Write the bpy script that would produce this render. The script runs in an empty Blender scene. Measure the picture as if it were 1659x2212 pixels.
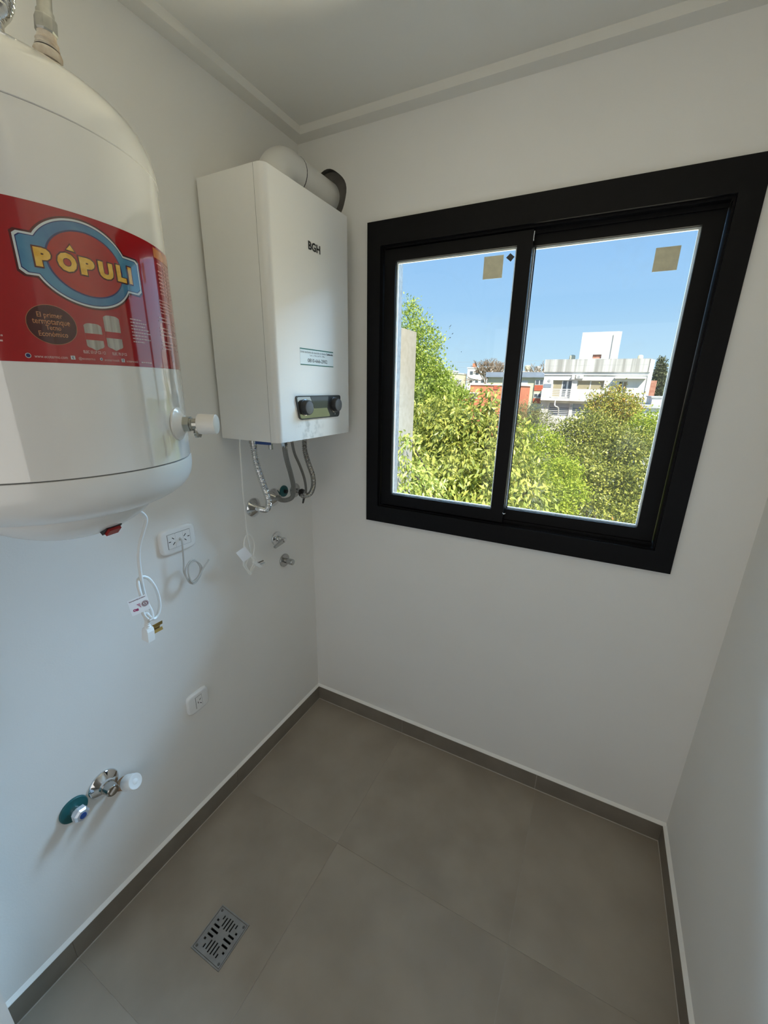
import bpy, bmesh, math, random
import numpy as np
from mathutils import Vector, Matrix

random.seed(7)
RNG = np.random.default_rng(11)
SC = bpy.context.scene
COL = SC.collection
PI = math.pi

# ------------------------------------------------------------------ camera
cam_d = bpy.data.cameras.new('camera')
cam = bpy.data.objects.new('camera', cam_d)
COL.objects.link(cam)
cam.location = (1.10040, -1.43202, 1.57367)
cam.rotation_euler = (1.26420582, -0.01766996, 0.47508978)
cam_d.sensor_fit = 'HORIZONTAL'
cam_d.sensor_width = 36.0
cam_d.lens = 882.396 / 1659.0 * 36.0
cam_d.shift_x = -(832.04 - 829.5) / 1659.0
cam_d.shift_y = (1113.5 - 1106.0) / 1659.0
cam_d.clip_start = 0.01
cam_d.clip_end = 600
SC.camera = cam

# ------------------------------------------------------------------ sky, sun, fill, exposure
world = bpy.data.worlds.new('sky')
SC.world = world
world.use_nodes = True
wt = world.node_tree
wt.nodes.clear()
tc = wt.nodes.new('ShaderNodeTexCoord')
sx = wt.nodes.new('ShaderNodeSeparateXYZ')
rp = wt.nodes.new('ShaderNodeValToRGB')
bg = wt.nodes.new('ShaderNodeBackground')
wo = wt.nodes.new('ShaderNodeOutputWorld')
wt.links.new(tc.outputs['Generated'], sx.inputs[0])
wt.links.new(sx.outputs['Z'], rp.inputs[0])
wt.links.new(rp.outputs[0], bg.inputs[0])
wt.links.new(bg.outputs[0], wo.inputs[0])
els = rp.color_ramp.elements
els[0].position = 0.0
els[0].color = (0.66, 0.86, 1.0, 1)
els[1].position = 1.0
els[1].color = (0.10, 0.26, 0.72, 1)
for pos, c in ((0.06, (0.54, 0.80, 1.0)), (0.16, (0.40, 0.68, 1.0)), (0.34, (0.27, 0.54, 0.96))):
    e = els.new(pos)
    e.color = (*c, 1)
bg.inputs[1].default_value = 1.0

sun_d = bpy.data.lights.new('sun', 'SUN')
sun_d.energy = 8.0
sun_d.angle = math.radians(0.6)
sun_d.color = (1.0, 0.94, 0.82)
sun = bpy.data.objects.new('sun', sun_d)
COL.objects.link(sun)
sun.location = (6, -6, 12)
sun.rotation_euler = Vector((-0.45, 0.55, -0.74)).to_track_quat('-Z', 'Y').to_euler()

port_d = bpy.data.lights.new('window_portal', 'AREA')
port_d.shape = 'RECTANGLE'
port_d.size = 1.0
port_d.size_y = 1.0
port_d.cycles.is_portal = True
port = bpy.data.objects.new('window_portal', port_d)
COL.objects.link(port)
port.location = (0.83, 0.19, 1.57)
port.rotation_euler = (-PI / 2, 0, 0)

# added fill lamps, unseen: above and below the window outside, and in the hall
for nm, loc, aim, sz, en, colr in (('sky_fill_lamp', (0.70, 1.95, 3.85), (0.75, 0.0, 1.35), (4.2, 2.2), 1620.0, (0.43, 0.70, 1.0)),
                                   ('garden_fill_lamp', (0.95, 2.1, -0.55), (0.75, 0.0, 1.7), (3.0, 1.4), 480.0, (1.0, 0.90, 0.67)),
                                   ('hall_fill_lamp', (0.85, -2.3, 1.25), (0.85, 0.0, 1.25), (1.3, 1.6), 7.0, (1.0, 0.97, 0.93))):
    d_ = bpy.data.lights.new(nm, 'AREA')
    d_.shape = 'RECTANGLE'
    d_.size, d_.size_y = sz
    d_.energy = en
    d_.color = colr
    o_ = bpy.data.objects.new(nm, d_)
    COL.objects.link(o_)
    o_.location = loc
    o_.rotation_euler = (Vector(aim) - Vector(loc)).to_track_quat('-Z', 'Y').to_euler()

SC.view_settings.view_transform = 'Standard'
SC.view_settings.look = 'None'
SC.view_settings.gamma = 1.0
SC.view_settings.use_curve_mapping = False
SC.view_settings.exposure = 0.0
SC.cycles.max_bounces = 14
SC.cycles.diffuse_bounces = 8
SC.cycles.transparent_max_bounces = 16
SC.cycles.sample_clamp_indirect = 6.0
SC.cycles.use_denoising = True


# ------------------------------------------------------------------ materials
def nodes_of(name):
    m = bpy.data.materials.new(name)
    m.use_nodes = True
    nt = m.node_tree
    b = nt.nodes['Principled BSDF']
    return m, nt, b


def mat(name, col, rough=0.5, metal=0.0, var=0.0, scale=8.0, bump=0.0, bscale=60.0, coat=0.0, col2=None, stretch=None,
        bdist=0.002):
    """Principled surface whose colour wanders between two tones on 3D noise."""
    m, nt, b = nodes_of(name)
    b.inputs['Base Color'].default_value = (*col, 1)
    b.inputs['Roughness'].default_value = rough
    b.inputs['Metallic'].default_value = metal
    b.inputs['Coat Weight'].default_value = coat
    t = nt.nodes.new('ShaderNodeTexCoord')
    src = t.outputs['Object']
    if stretch:
        mp = nt.nodes.new('ShaderNodeMapping')
        mp.inputs['Scale'].default_value = stretch
        nt.links.new(src, mp.inputs[0])
        src = mp.outputs[0]
    if var or col2:
        n = nt.nodes.new('ShaderNodeTexNoise')
        n.inputs['Scale'].default_value = scale
        n.inputs['Detail'].default_value = 5
        nt.links.new(src, n.inputs['Vector'])
        r = nt.nodes.new('ShaderNodeValToRGB')
        r.color_ramp.elements[0].position = 0.35
        r.color_ramp.elements[1].position = 0.68
        c2 = col2 or tuple(min(1, c * (1 + var)) for c in col)
        c1 = col if col2 else tuple(c * (1 - var) for c in col)
        r.color_ramp.elements[0].color = (*c1, 1)
        r.color_ramp.elements[1].color = (*c2, 1)
        nt.links.new(n.outputs['Fac'], r.inputs[0])
        nt.links.new(r.outputs[0], b.inputs['Base Color'])
    if bump:
        n2 = nt.nodes.new('ShaderNodeTexNoise')
        n2.inputs['Scale'].default_value = bscale
        n2.inputs['Detail'].default_value = 3
        nt.links.new(src, n2.inputs['Vector'])
        bp = nt.nodes.new('ShaderNodeBump')
        bp.inputs['Strength'].default_value = bump
        bp.inputs['Distance'].default_value = bdist
        nt.links.new(n2.outputs['Fac'], bp.inputs['Height'])
        nt.links.new(bp.outputs[0], b.inputs['Normal'])
    return m


def leaf_mat(name, cols, rough=0.45, trans=0.25):
    m, nt, b = nodes_of(name)
    g = nt.nodes.new('ShaderNodeNewGeometry')
    r = nt.nodes.new('ShaderNodeValToRGB')
    r.color_ramp.elements[0].color = (*cols[0], 1)
    r.color_ramp.elements[1].color = (*cols[-1], 1)
    for i, c in enumerate(cols[1:-1]):
        e = r.color_ramp.elements.new((i + 1) / (len(cols) - 1))
        e.color = (*c, 1)
    nt.links.new(g.outputs['Random Per Island'], r.inputs[0])
    nt.links.new(r.outputs[0], b.inputs['Base Color'])
    b.inputs['Roughness'].default_value = rough
    tr = nt.nodes.new('ShaderNodeBsdfTranslucent')
    nt.links.new(r.outputs[0], tr.inputs[0])
    mx = nt.nodes.new('ShaderNodeMixShader')
    mx.inputs[0].default_value = trans
    nt.links.new(b.outputs[0], mx.inputs[1])
    nt.links.new(tr.outputs[0], mx.inputs[2])
    nt.links.new(mx.outputs[0], nt.nodes['Material Output'].inputs[0])
    return m


def glass_mat(name, tint=(0.97, 0.985, 0.98), dirt=0.018):
    m = bpy.data.materials.new(name)
    m.use_nodes = True
    nt = m.node_tree
    nt.nodes.clear()
    out = nt.nodes.new('ShaderNodeOutputMaterial')
    tr = nt.nodes.new('ShaderNodeBsdfTransparent')
    tr.inputs[0].default_value = (*tint, 1)
    gl = nt.nodes.new('ShaderNodeBsdfGlossy')
    gl.inputs['Roughness'].default_value = 0.02
    fr = nt.nodes.new('ShaderNodeFresnel')
    fr.inputs[0].default_value = 1.3
    mx = nt.nodes.new('ShaderNodeMixShader')
    nt.links.new(fr.outputs[0], mx.inputs[0])
    nt.links.new(tr.outputs[0], mx.inputs[1])
    nt.links.new(gl.outputs[0], mx.inputs[2])
    nt.links.new(mx.outputs[0], out.inputs[0])
    if dirt:
        df = nt.nodes.new('ShaderNodeBsdfDiffuse')
        df.inputs[0].default_value = (0.75, 0.78, 0.78, 1)
        t = nt.nodes.new('ShaderNodeTexCoord')
        n = nt.nodes.new('ShaderNodeTexNoise')
        n.inputs['Scale'].default_value = 9
        n.inputs['Detail'].default_value = 8
        nt.links.new(t.outputs['Object'], n.inputs['Vector'])
        r = nt.nodes.new('ShaderNodeMapRange')
        r.inputs[1].default_value = 0.55
        r.inputs[2].default_value = 0.8
        r.inputs[3].default_value = 0.0
        r.inputs[4].default_value = dirt * 3
        nt.links.new(n.outputs['Fac'], r.inputs[0])
        m2 = nt.nodes.new('ShaderNodeMixShader')
        nt.links.new(r.outputs[0], m2.inputs[0])
        nt.links.new(mx.outputs[0], m2.inputs[1])
        nt.links.new(df.outputs[0], m2.inputs[2])
        nt.links.new(m2.outputs[0], out.inputs[0])
    return m


M = {}
M['wall'] = mat('wall_paint', (0.80, 0.79, 0.765), 0.75, var=0.012, scale=3, bump=0.08, bscale=220)
M['ceil'] = mat('ceiling_paint', (0.78, 0.765, 0.72), 0.85, var=0.015, scale=2, bump=0.05, bscale=160)
M['tile'] = mat('porcelain_tile', (0.285, 0.242, 0.195), 0.42, scale=5.5, bump=0.05, bscale=90, col2=(0.345, 0.298, 0.243))
M['tile_b'] = mat('porcelain_tile_light', (0.292, 0.249, 0.202), 0.42, scale=4.2, bump=0.05, bscale=90, col2=(0.352, 0.305, 0.250))
M['skirt'] = mat('skirting_tile', (0.18, 0.155, 0.125), 0.45, scale=9, bump=0.05, bscale=90, col2=(0.22, 0.192, 0.157))
M['grout'] = mat('grout', (0.42, 0.38, 0.335), 0.9, var=0.05, scale=40)
M['floor_grout'] = mat('floor_grout', (0.335, 0.295, 0.25), 0.9, var=0.06, scale=40)
M['caulk'] = mat('caulk', (0.86, 0.85, 0.82), 0.6, var=0.02)
M['black'] = mat('black_aluminium', (0.006, 0.006, 0.007), 0.42, var=0.1, scale=60, bump=0.03, bscale=500)
M['black'].node_tree.nodes['Principled BSDF'].inputs['Specular IOR Level'].default_value = 0.12
def gloss(keys, coat=1.0, ior=1.75, rough=0.04):
    for k_ in keys:
        b_ = M[k_].node_tree.nodes['Principled BSDF']
        b_.inputs['Coat Weight'].default_value = coat
        b_.inputs['Coat IOR'].default_value = ior
        b_.inputs['Coat Roughness'].default_value = rough


M['gasket'] = mat('pale_sheen_gasket', (0.62, 0.64, 0.66), 0.4, var=0.05)
M['glass'] = glass_mat('window_glass')
M['farglass'] = mat('distant_window_glass', (0.10, 0.12, 0.14), 0.15, var=0.2, scale=2)
M['sticker'] = mat('paper_sticker', (0.66, 0.63, 0.46), 0.7, var=0.06, scale=70)
M['darksticker'] = mat('dark_sticker', (0.05, 0.055, 0.06), 0.6, var=0.1, scale=90)
M['smear'] = mat('smear', (0.16, 0.22, 0.30), 0.8, var=0.1, scale=90)
M['enamel'] = mat('white_enamel', (0.80, 0.79, 0.76), 0.13, var=0.01, bump=0.06, bscale=140, coat=0.4, bdist=0.0015)
M['enamel_cap'] = mat('white_plastic_cap', (0.78, 0.78, 0.76), 0.28, var=0.01, coat=0.2)
M['boiler'] = mat('boiler_white', (0.80, 0.79, 0.765), 0.36, var=0.012, bump=0.03, bscale=300)
mm = mat('boiler_front_white', (0.80, 0.79, 0.765), 0.36, bump=0.03, bscale=300)
nt_ = mm.node_tree
gp = nt_.nodes.new('ShaderNodeNewGeometry')
vd = nt_.nodes.new('ShaderNodeVectorMath')
vd.operation = 'DISTANCE'
vd.inputs[1].default_value = (0.2503, -0.315, 1.432)
nt_.links.new(gp.outputs['Position'], vd.inputs[0])
fo = nt_.nodes.new('ShaderNodeMapRange')
fo.inputs[1].default_value, fo.inputs[2].default_value = 0.015, 0.085
fo.inputs[3].default_value, fo.inputs[4].default_value = 1.0, 0.0
nt_.links.new(vd.outputs['Value'], fo.inputs[0])
nz = nt_.nodes.new('ShaderNodeTexNoise')
nz.inputs['Scale'].default_value = 42
nz.inputs['Detail'].default_value = 4
nt_.links.new(gp.outputs['Position'], nz.inputs['Vector'])
nr = nt_.nodes.new('ShaderNodeMapRange')
nr.inputs[1].default_value, nr.inputs[2].default_value = 0.48, 0.66
nt_.links.new(nz.outputs['Fac'], nr.inputs[0])
ml = nt_.nodes.new('ShaderNodeMath')
ml.operation = 'MULTIPLY'
nt_.links.new(fo.outputs[0], ml.inputs[0])
nt_.links.new(nr.outputs[0], ml.inputs[1])
mxc = nt_.nodes.new('ShaderNodeMix')
mxc.data_type = 'RGBA'
mxc.inputs['A'].default_value = (0.80, 0.79, 0.765, 1)
mxc.inputs['B'].default_value = (0.50, 0.50, 0.48, 1)
nt_.links.new(ml.outputs[0], mxc.inputs['Factor'])
nt_.links.new(mxc.outputs['Result'], nt_.nodes['Principled BSDF'].inputs['Base Color'])
M['boiler_front'] = mm
M['seam'] = mat('seam_shadow_gap', (0.10, 0.10, 0.095), 0.8, var=0.05)
M['red'] = mat('label_red', (0.36, 0.012, 0.014), 0.14, var=0.06, scale=14, coat=0.3)
M['darkred'] = mat('label_dark_red', (0.10, 0.010, 0.010), 0.16, var=0.1, scale=30, coat=0.3)
M['red2'] = mat('logo_red', (0.40, 0.022, 0.016), 0.14, var=0.05, scale=30, coat=0.3)
M['blue'] = mat('logo_blue', (0.055, 0.17, 0.33), 0.16, scale=22, coat=0.3, col2=(0.10, 0.28, 0.42))
M['navy'] = mat('logo_navy', (0.03, 0.035, 0.13), 0.16, var=0.1, coat=0.3)
M['palew'] = mat('logo_white', (0.62, 0.68, 0.68), 0.2, var=0.04, coat=0.3)
M['yellow'] = mat('logo_yellow', (0.72, 0.40, 0.035), 0.2, scale=120, coat=0.3, col2=(0.86, 0.55, 0.10))
M['brown'] = mat('badge_brown', (0.065, 0.012, 0.010), 0.16, var=0.1, coat=0.3)
M['tan'] = mat('badge_text', (0.42, 0.19, 0.085), 0.3, var=0.05)
M['pink'] = mat('label_text', (0.72, 0.50, 0.48), 0.3, var=0.03)
M['orange'] = mat('table_orange', (0.60, 0.20, 0.04), 0.25, var=0.1)
M['picgrey'] = mat('printed_tank', (0.50, 0.47, 0.42), 0.25, scale=60, col2=(0.28, 0.25, 0.21), stretch=(1, 3, 0.2))
M['ink'] = mat('black_ink', (0.015, 0.015, 0.016), 0.5, var=0.1)
M['greyink'] = mat('grey_ink', (0.16, 0.18, 0.19), 0.5, var=0.1)
M['green'] = mat('label_green', (0.02, 0.14, 0.11), 0.45, var=0.1)
M['labelpaper'] = mat('label_paper', (0.72, 0.78, 0.79), 0.35, var=0.01)
M['panel'] = mat('control_panel_grey', (0.055, 0.057, 0.06), 0.22, var=0.05)
M['mirror'] = mat('mirror_panel', (0.55, 0.53, 0.50), 0.05, metal=1.0, var=0.05)
M['lcd'] = mat('display_glass', (0.05, 0.055, 0.055), 0.04, var=0.1, coat=0.6)
M['knob'] = mat('knob_black', (0.02, 0.02, 0.021), 0.35, var=0.1)
M['knobcap'] = mat('knob_cap', (0.11, 0.11, 0.115), 0.3, var=0.05)
M['chrome'] = mat('chrome', (0.72, 0.73, 0.74), 0.07, metal=1.0, var=0.03)
M['dchrome'] = mat('satin_chrome', (0.46, 0.46, 0.45), 0.2, metal=1.0, var=0.05, scale=40)
M['steel'] = mat('flexible_steel', (0.42, 0.42, 0.41), 0.22, metal=1.0, var=0.06, scale=50)
M['braid'] = mat('braided_grey', (0.24, 0.235, 0.22), 0.34, metal=0.7, var=0.12, scale=300, bump=0.3, bscale=900)
M['galv'] = mat('galvanised', (0.38, 0.38, 0.35), 0.42, metal=0.75, scale=45, col2=(0.55, 0.54, 0.50), bump=0.25, bscale=90)
M['ptfe'] = mat('thread_tape', (0.74, 0.69, 0.60), 0.6, scale=50, col2=(0.45, 0.34, 0.24), bump=0.3, bscale=120)
M['nickel'] = mat('nickel', (0.44, 0.44, 0.40), 0.26, metal=0.9, var=0.05)
M['plastic'] = mat('white_plastic', (0.82, 0.82, 0.81), 0.32, var=0.01)
M['plastic_w'] = mat('warm_white_plastic', (0.74, 0.73, 0.69), 0.36, var=0.01)
M['pvc'] = mat('flue_white', (0.72, 0.71, 0.68), 0.42, var=0.015)
M['cord'] = mat('white_cord', (0.80, 0.81, 0.80), 0.42, var=0.02)
M['greycord'] = mat('grey_cord', (0.80, 0.80, 0.77), 0.45, var=0.03)
M['cable'] = mat('bare_cable_grey', (0.52, 0.52, 0.50), 0.4, var=0.05)
M['paper'] = mat('tag_paper', (0.90, 0.88, 0.88), 0.6, var=0.01)
M['magenta'] = mat('tag_print', (0.36, 0.03, 0.12), 0.6, var=0.05)
M['maroon'] = mat('tag_maroon', (0.13, 0.02, 0.04), 0.6, var=0.05)
M['brass'] = mat('brass', (0.42, 0.30, 0.11), 0.3, metal=1.0, var=0.1, scale=80)
M['redsw'] = mat('switch_red', (0.28, 0.008, 0.006), 0.2, var=0.05)
M['teal'] = mat('teal_plastic', (0.010, 0.105, 0.115), 0.4, var=0.08, scale=40)
M['bluecap'] = mat('blue_plastic', (0.02, 0.065, 0.24), 0.3, var=0.05)
M['tap'] = mat('tap_white_chrome', (0.62, 0.66, 0.72), 0.22, metal=0.5, var=0.1, scale=60)
M['rust'] = mat('rusty_thread', (0.20, 0.075, 0.03), 0.8, scale=60, col2=(0.45, 0.30, 0.18), bump=0.4, bscale=150)
M['void'] = mat('dark_mortar', (0.10, 0.095, 0.085), 0.95, scale=20, col2=(0.15, 0.14, 0.13), bump=0.5, bscale=60, bdist=0.006)
M['drain'] = mat('stainless_drain', (0.30, 0.30, 0.30), 0.45, metal=0.55, var=0.08, scale=40)
M['hole'] = mat('drain_dark', (0.006, 0.006, 0.006), 0.9, var=0.2)
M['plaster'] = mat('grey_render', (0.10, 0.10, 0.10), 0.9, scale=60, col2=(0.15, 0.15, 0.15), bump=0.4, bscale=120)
M['white_ext'] = mat('white_render', (0.43, 0.375, 0.30), 0.9, scale=12, col2=(0.49, 0.435, 0.36), bump=0.3, bscale=40, bdist=0.004)


gloss(('enamel', 'red', 'red2', 'darkred', 'blue', 'navy', 'palew', 'yellow', 'brown', 'tan', 'pink', 'orange', 'picgrey'))
gloss(('enamel_cap',), 0.5, 1.5, 0.12)


# ------------------------------------------------------------------ mesh helpers
class B:
    """Collects shapes in a bmesh, then links them as ONE mesh object."""

    def __init__(s):
        s.bm = bmesh.new()

    def quad(s, *pts):
        s.bm.faces.new([s.bm.verts.new(p) for p in pts])
        return s

    def box(s, a, b):
        x0, y0, z0 = a
        x1, y1, z1 = b
        v = [s.bm.verts.new(p) for p in ((x0, y0, z0), (x1, y0, z0), (x1, y1, z0), (x0, y1, z0),
                                         (x0, y0, z1), (x1, y0, z1), (x1, y1, z1), (x0, y1, z1))]
        for f in ((0, 3, 2, 1), (4, 5, 6, 7), (0, 1, 5, 4), (1, 2, 6, 5), (2, 3, 7, 6), (3, 0, 4, 7)):
            s.bm.faces.new([v[i] for i in f])
        return s

    def lathe(s, prof, o, axis=(0, 0, 1), seg=32, facet=None):
        """prof: (height along axis, radius)."""
        q = Vector(axis).normalized().to_track_quat('Z', 'Y')
        o = Vector(o)
        seg = facet or seg
        rings = []
        for h, r in prof:
            if r < 1e-6:
                rings.append([s.bm.verts.new(o + q @ Vector((0, 0, h)))])
            else:
                rings.append([s.bm.verts.new(o + q @ Vector((r * math.cos(2 * PI * i / seg), r * math.sin(2 * PI * i / seg), h)))
                              for i in range(seg)])
        for A, C in zip(rings, rings[1:]):
            for i in range(seg):
                j = (i + 1) % seg
                if len(A) == 1 and len(C) == 1:
                    continue
                if len(A) == 1:
                    s.bm.faces.new((A[0], C[j], C[i]))
                elif len(C) == 1:
                    s.bm.faces.new((A[i], A[j], C[0]))
                else:
                    s.bm.faces.new((A[i], A[j], C[j], C[i]))
        for R, flip in ((rings[0], True), (rings[-1], False)):
            if len(R) > 1:
                s.bm.faces.new(list(reversed(R)) if flip else R)
        return s

    def tube(s, pts, r, seg=10, step=0.01, cap=True, smooth=True):
        """tube along a Catmull-Rom path; r is a number or a function of arc length."""
        P = spline(pts, step) if smooth else [Vector(p) for p in pts]
        n = None
        prev = None
        L = 0.0
        for i, c in enumerate(P):
            t = (P[min(i + 1, len(P) - 1)] - P[max(i - 1, 0)]).normalized()
            if i:
                L += (c - P[i - 1]).length
            if n is None:
                n = t.orthogonal().normalized()
            else:
                n = (n - t * n.dot(t)).normalized()
            b = t.cross(n)
            rr = r(L) if callable(r) else r
            ring = [s.bm.verts.new(c + (n * math.cos(2 * PI * k / seg) + b * math.sin(2 * PI * k / seg)) * rr) for k in range(seg)]
            if prev:
                for k in range(seg):
                    j = (k + 1) % seg
                    s.bm.faces.new((prev[k], prev[j], ring[j], ring[k]))
            elif cap:
                s.bm.faces.new(list(reversed(ring)))
            prev = ring
        if cap:
            s.bm.faces.new(prev)
        return s

    def prism(s, poly, d, mapf):
        """polygon (2D) extruded: mapf(x, y, depth) -> 3D for depth 0 and d."""
        a = [s.bm.verts.new(mapf(x, y, 0)) for x, y in poly]
        b = [s.bm.verts.new(mapf(x, y, d)) for x, y in poly]
        s.bm.faces.new(list(reversed(a)))
        s.bm.faces.new(b)
        n = len(poly)
        for i in range(n):
            j = (i + 1) % n
            s.bm.faces.new((a[i], a[j], b[j], b[i]))
        return s

    def holed(s, rect, holes, d, mapf):
        """rectangle with rectangular holes, extruded by d."""
        xs = sorted({rect[0], rect[2], *[h[0] for h in holes], *[h[2] for h in holes]})
        ys = sorted({rect[1], rect[3], *[h[1] for h in holes], *[h[3] for h in holes]})
        vt = {}

        def V(i, j, k):
            if (i, j, k) not in vt:
                vt[i, j, k] = s.bm.verts.new(mapf(xs[i], ys[j], d if k else 0))
            return vt[i, j, k]

        def solid(i, j):
            if i < 0 or j < 0 or i >= len(xs) - 1 or j >= len(ys) - 1:
                return False
            cx, cy = (xs[i] + xs[i + 1]) / 2, (ys[j] + ys[j + 1]) / 2
            return not any(h[0] < cx < h[2] and h[1] < cy < h[3] for h in holes)

        for i in range(len(xs) - 1):
            for j in range(len(ys) - 1):
                if not solid(i, j):
                    continue
                s.bm.faces.new((V(i, j, 1), V(i + 1, j, 1), V(i + 1, j + 1, 1), V(i, j + 1, 1)))
                s.bm.faces.new((V(i, j, 0), V(i, j + 1, 0), V(i + 1, j + 1, 0), V(i + 1, j, 0)))
                if not solid(i - 1, j):
                    s.bm.faces.new((V(i, j, 0), V(i, j, 1), V(i, j + 1, 1), V(i, j + 1, 0)))
                if not solid(i + 1, j):
                    s.bm.faces.new((V(i + 1, j, 0), V(i + 1, j + 1, 0), V(i + 1, j + 1, 1), V(i + 1, j, 1)))
                if not solid(i, j - 1):
                    s.bm.faces.new((V(i, j, 0), V(i + 1, j, 0), V(i + 1, j, 1), V(i, j, 1)))
                if not solid(i, j + 1):
                    s.bm.faces.new((V(i, j + 1, 0), V(i, j + 1, 1), V(i + 1, j + 1, 1), V(i + 1, j + 1, 0)))
        return s

    def bevel(s, w, seg=2, angle=30):
        es = [e for e in s.bm.edges if len(e.link_faces) == 2 and e.calc_face_angle(0) > math.radians(angle)]
        bmesh.ops.bevel(s.bm, geom=es, offset=w, segments=seg, affect='EDGES', profile=0.5)
        return s

    def make(s, name, m, parent=None, smooth=False, fix=True):
        if fix:
            bmesh.ops.recalc_face_normals(s.bm, faces=s.bm.faces)
        me = bpy.data.meshes.new(name)
        if smooth:
            for f in s.bm.faces:
                f.smooth = True
            for e in s.bm.edges:
                if len(e.link_faces) == 2 and e.calc_face_angle(0) > math.radians(40):
                    e.smooth = False
        s.bm.to_mesh(me)
        s.bm.free()
        me.materials.append(m)
        o = bpy.data.objects.new(name, me)
        COL.objects.link(o)
        if parent is not None:
            adopt(o, parent)
        return o


def world_of(o):
    m = Matrix.Translation(o.location)
    return m if o.parent is None else world_of(o.parent) @ o.matrix_parent_inverse @ m


def adopt(o, parent):
    o.parent = parent
    o.matrix_parent_inverse = world_of(parent).inverted()


def spline(pts, step):
    P = [Vector(p) for p in pts]
    P = [P[0] * 2 - P[1]] + P + [P[-1] * 2 - P[-2]]
    out = []
    for i in range(1, len(P) - 2):
        a, b, c, d = P[i - 1:i + 3]
        n = max(2, int((c - b).length / step))
        for k in range(n):
            t = k / n
            out.append(0.5 * ((2 * b) + (c - a) * t + (2 * a - 5 * b + 4 * c - d) * t * t + (3 * b - a - 3 * c + d) * t ** 3))
    out.append(P[-2])
    return out


def thing(name, label, cat, loc, group=None, kind=None):
    o = bpy.data.objects.new(name, None)
    o.empty_display_size = 0.05
    COL.objects.link(o)
    o.location = loc
    return tag(o, label, cat, group, kind)


def tag(o, label=None, cat=None, group=None, kind=None):
    if label:
        o['label'] = label
    if cat:
        o['category'] = cat
    if group:
        o['group'] = group
    if kind:
        o['kind'] = kind
    return o


def text_data(body, size, bold=0.0, sx=1.0):
    """verts (x, y) and faces of a line of lettering, origin at its lower left."""
    c = bpy.data.curves.new('lettering', 'FONT')
    c.body = body
    c.size = size
    c.resolution_u = 3
    c.offset = bold
    c.fill_mode = 'FRONT'
    o = bpy.data.objects.new('lettering', c)
    COL.objects.link(o)
    dg = bpy.context.evaluated_depsgraph_get()
    ev = o.evaluated_get(dg)
    me = ev.to_mesh()
    v = [(p.co.x, p.co.y) for p in me.vertices]
    f = [tuple(p.vertices) for p in me.polygons]
    ev.to_mesh_clear()
    bpy.data.objects.remove(o)
    bpy.data.curves.remove(c)
    x0 = min(p[0] for p in v)
    y0 = min(p[1] for p in v)
    return [((x - x0) * sx, y - y0) for x, y in v], f


def put_text(bld, body, x, y, w, h, mapf, bold=0.0, slope=0.0):
    """fits a line of lettering into width w, height h (cap height of this string)."""
    v, f = text_data(body, 1.0, bold)
    W = max(p[0] for p in v)
    H = max(p[1] for p in v)
    vs = [bld.bm.verts.new(mapf(x + a / W * w, y + b / H * h + slope * a / W * w)) for a, b in v]
    for q in f:
        try:
            bld.bm.faces.new([vs[i] for i in q])
        except ValueError:
            pass
    return bld


# ================================================================== ROOM SHELL
W = 1.53811
H = 2.40775
YB = -1.3285     # inner face of the wall behind
ST = 0.0111      # skirting thickness
SH = 0.0750

# floor: grout bed with tiles as parts
fl = B().holed((-0.12, -1.46, 1.66, 0.15), [(0.278, -1.0015, 0.382, -0.893)], -0.05, lambda x, y, d: (x, y, -0.0008 + d)).make('floor', M['floor_grout'])
tag(fl, kind='structure')
gx = [-0.01, 0.4935, 1.0970, 1.545]
gy = [0.01, -0.567, -1.1708, -1.46]
g = 0.00125
for i in range(3):
    for j in range(3):
        x0, x1, y0, y1 = gx[i] + g, gx[i + 1] - g, gy[j + 1] + g, gy[j] - g
        holes = [(0.273, -1.0065, 0.387, -0.888)] if (i, j) == (0, 1) else []
        b = B().holed((x0, y0, x1, y1), holes, 0.008, lambda x, y, d: (x, y, -0.008 + d))
        b.make('tile', M['tile'] if (i + j) % 2 else M['tile_b'], fl)

# far wall with the window opening and the round flue hole
bm = bmesh.new()


def loop(pts):
    vs = [bm.verts.new((x, 0, z)) for x, z in pts]
    return [bm.edges.new((vs[i], vs[(i + 1) % len(vs)])) for i in range(len(vs))]


HOLE = (0.122, 2.211, 0.078)
ed = loop([(-0.14, -0.1), (1.68, -0.1), (1.68, 2.6), (-0.14, 2.6)])
ed += loop([(0.330, 1.065), (1.330, 1.065), (1.330, 2.06), (0.330, 2.06)])
ed += loop([(HOLE[0] + HOLE[2] * (1 + 0.03 * math.sin(5 * a)) * math.cos(a), HOLE[1] + HOLE[2] * (1 + 0.03 * math.sin(5 * a)) * math.sin(a))
            for a in [2 * PI * k / 40 for k in range(40)]])
bmesh.ops.triangle_fill(bm, edges=ed, use_beauty=True, use_dissolve=False)
ex = bmesh.ops.extrude_face_region(bm, geom=list(bm.faces))
bmesh.ops.translate(bm, vec=(0, 0.20, 0), verts=[v for v in ex['geom'] if isinstance(v, bmesh.types.BMVert)])
bb = B()
bb.bm.free()
bb.bm = bm
wf = bb.make('wall_far', M['wall'])
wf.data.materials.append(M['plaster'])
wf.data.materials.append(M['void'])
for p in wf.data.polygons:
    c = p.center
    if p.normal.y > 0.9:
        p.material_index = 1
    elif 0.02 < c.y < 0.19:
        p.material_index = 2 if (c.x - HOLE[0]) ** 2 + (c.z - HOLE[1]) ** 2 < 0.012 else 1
tag(wf, kind='structure')

tag(B().box((-0.14, -1.46, -0.1), (0, 0.0, 2.6)).make('wall_left', M['wall']), kind='structure')
tag(B().box((W, -1.46, -0.1), (W + 0.14, 0.0, 2.6)).make('wall_right', M['wall']), kind='structure')
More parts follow.
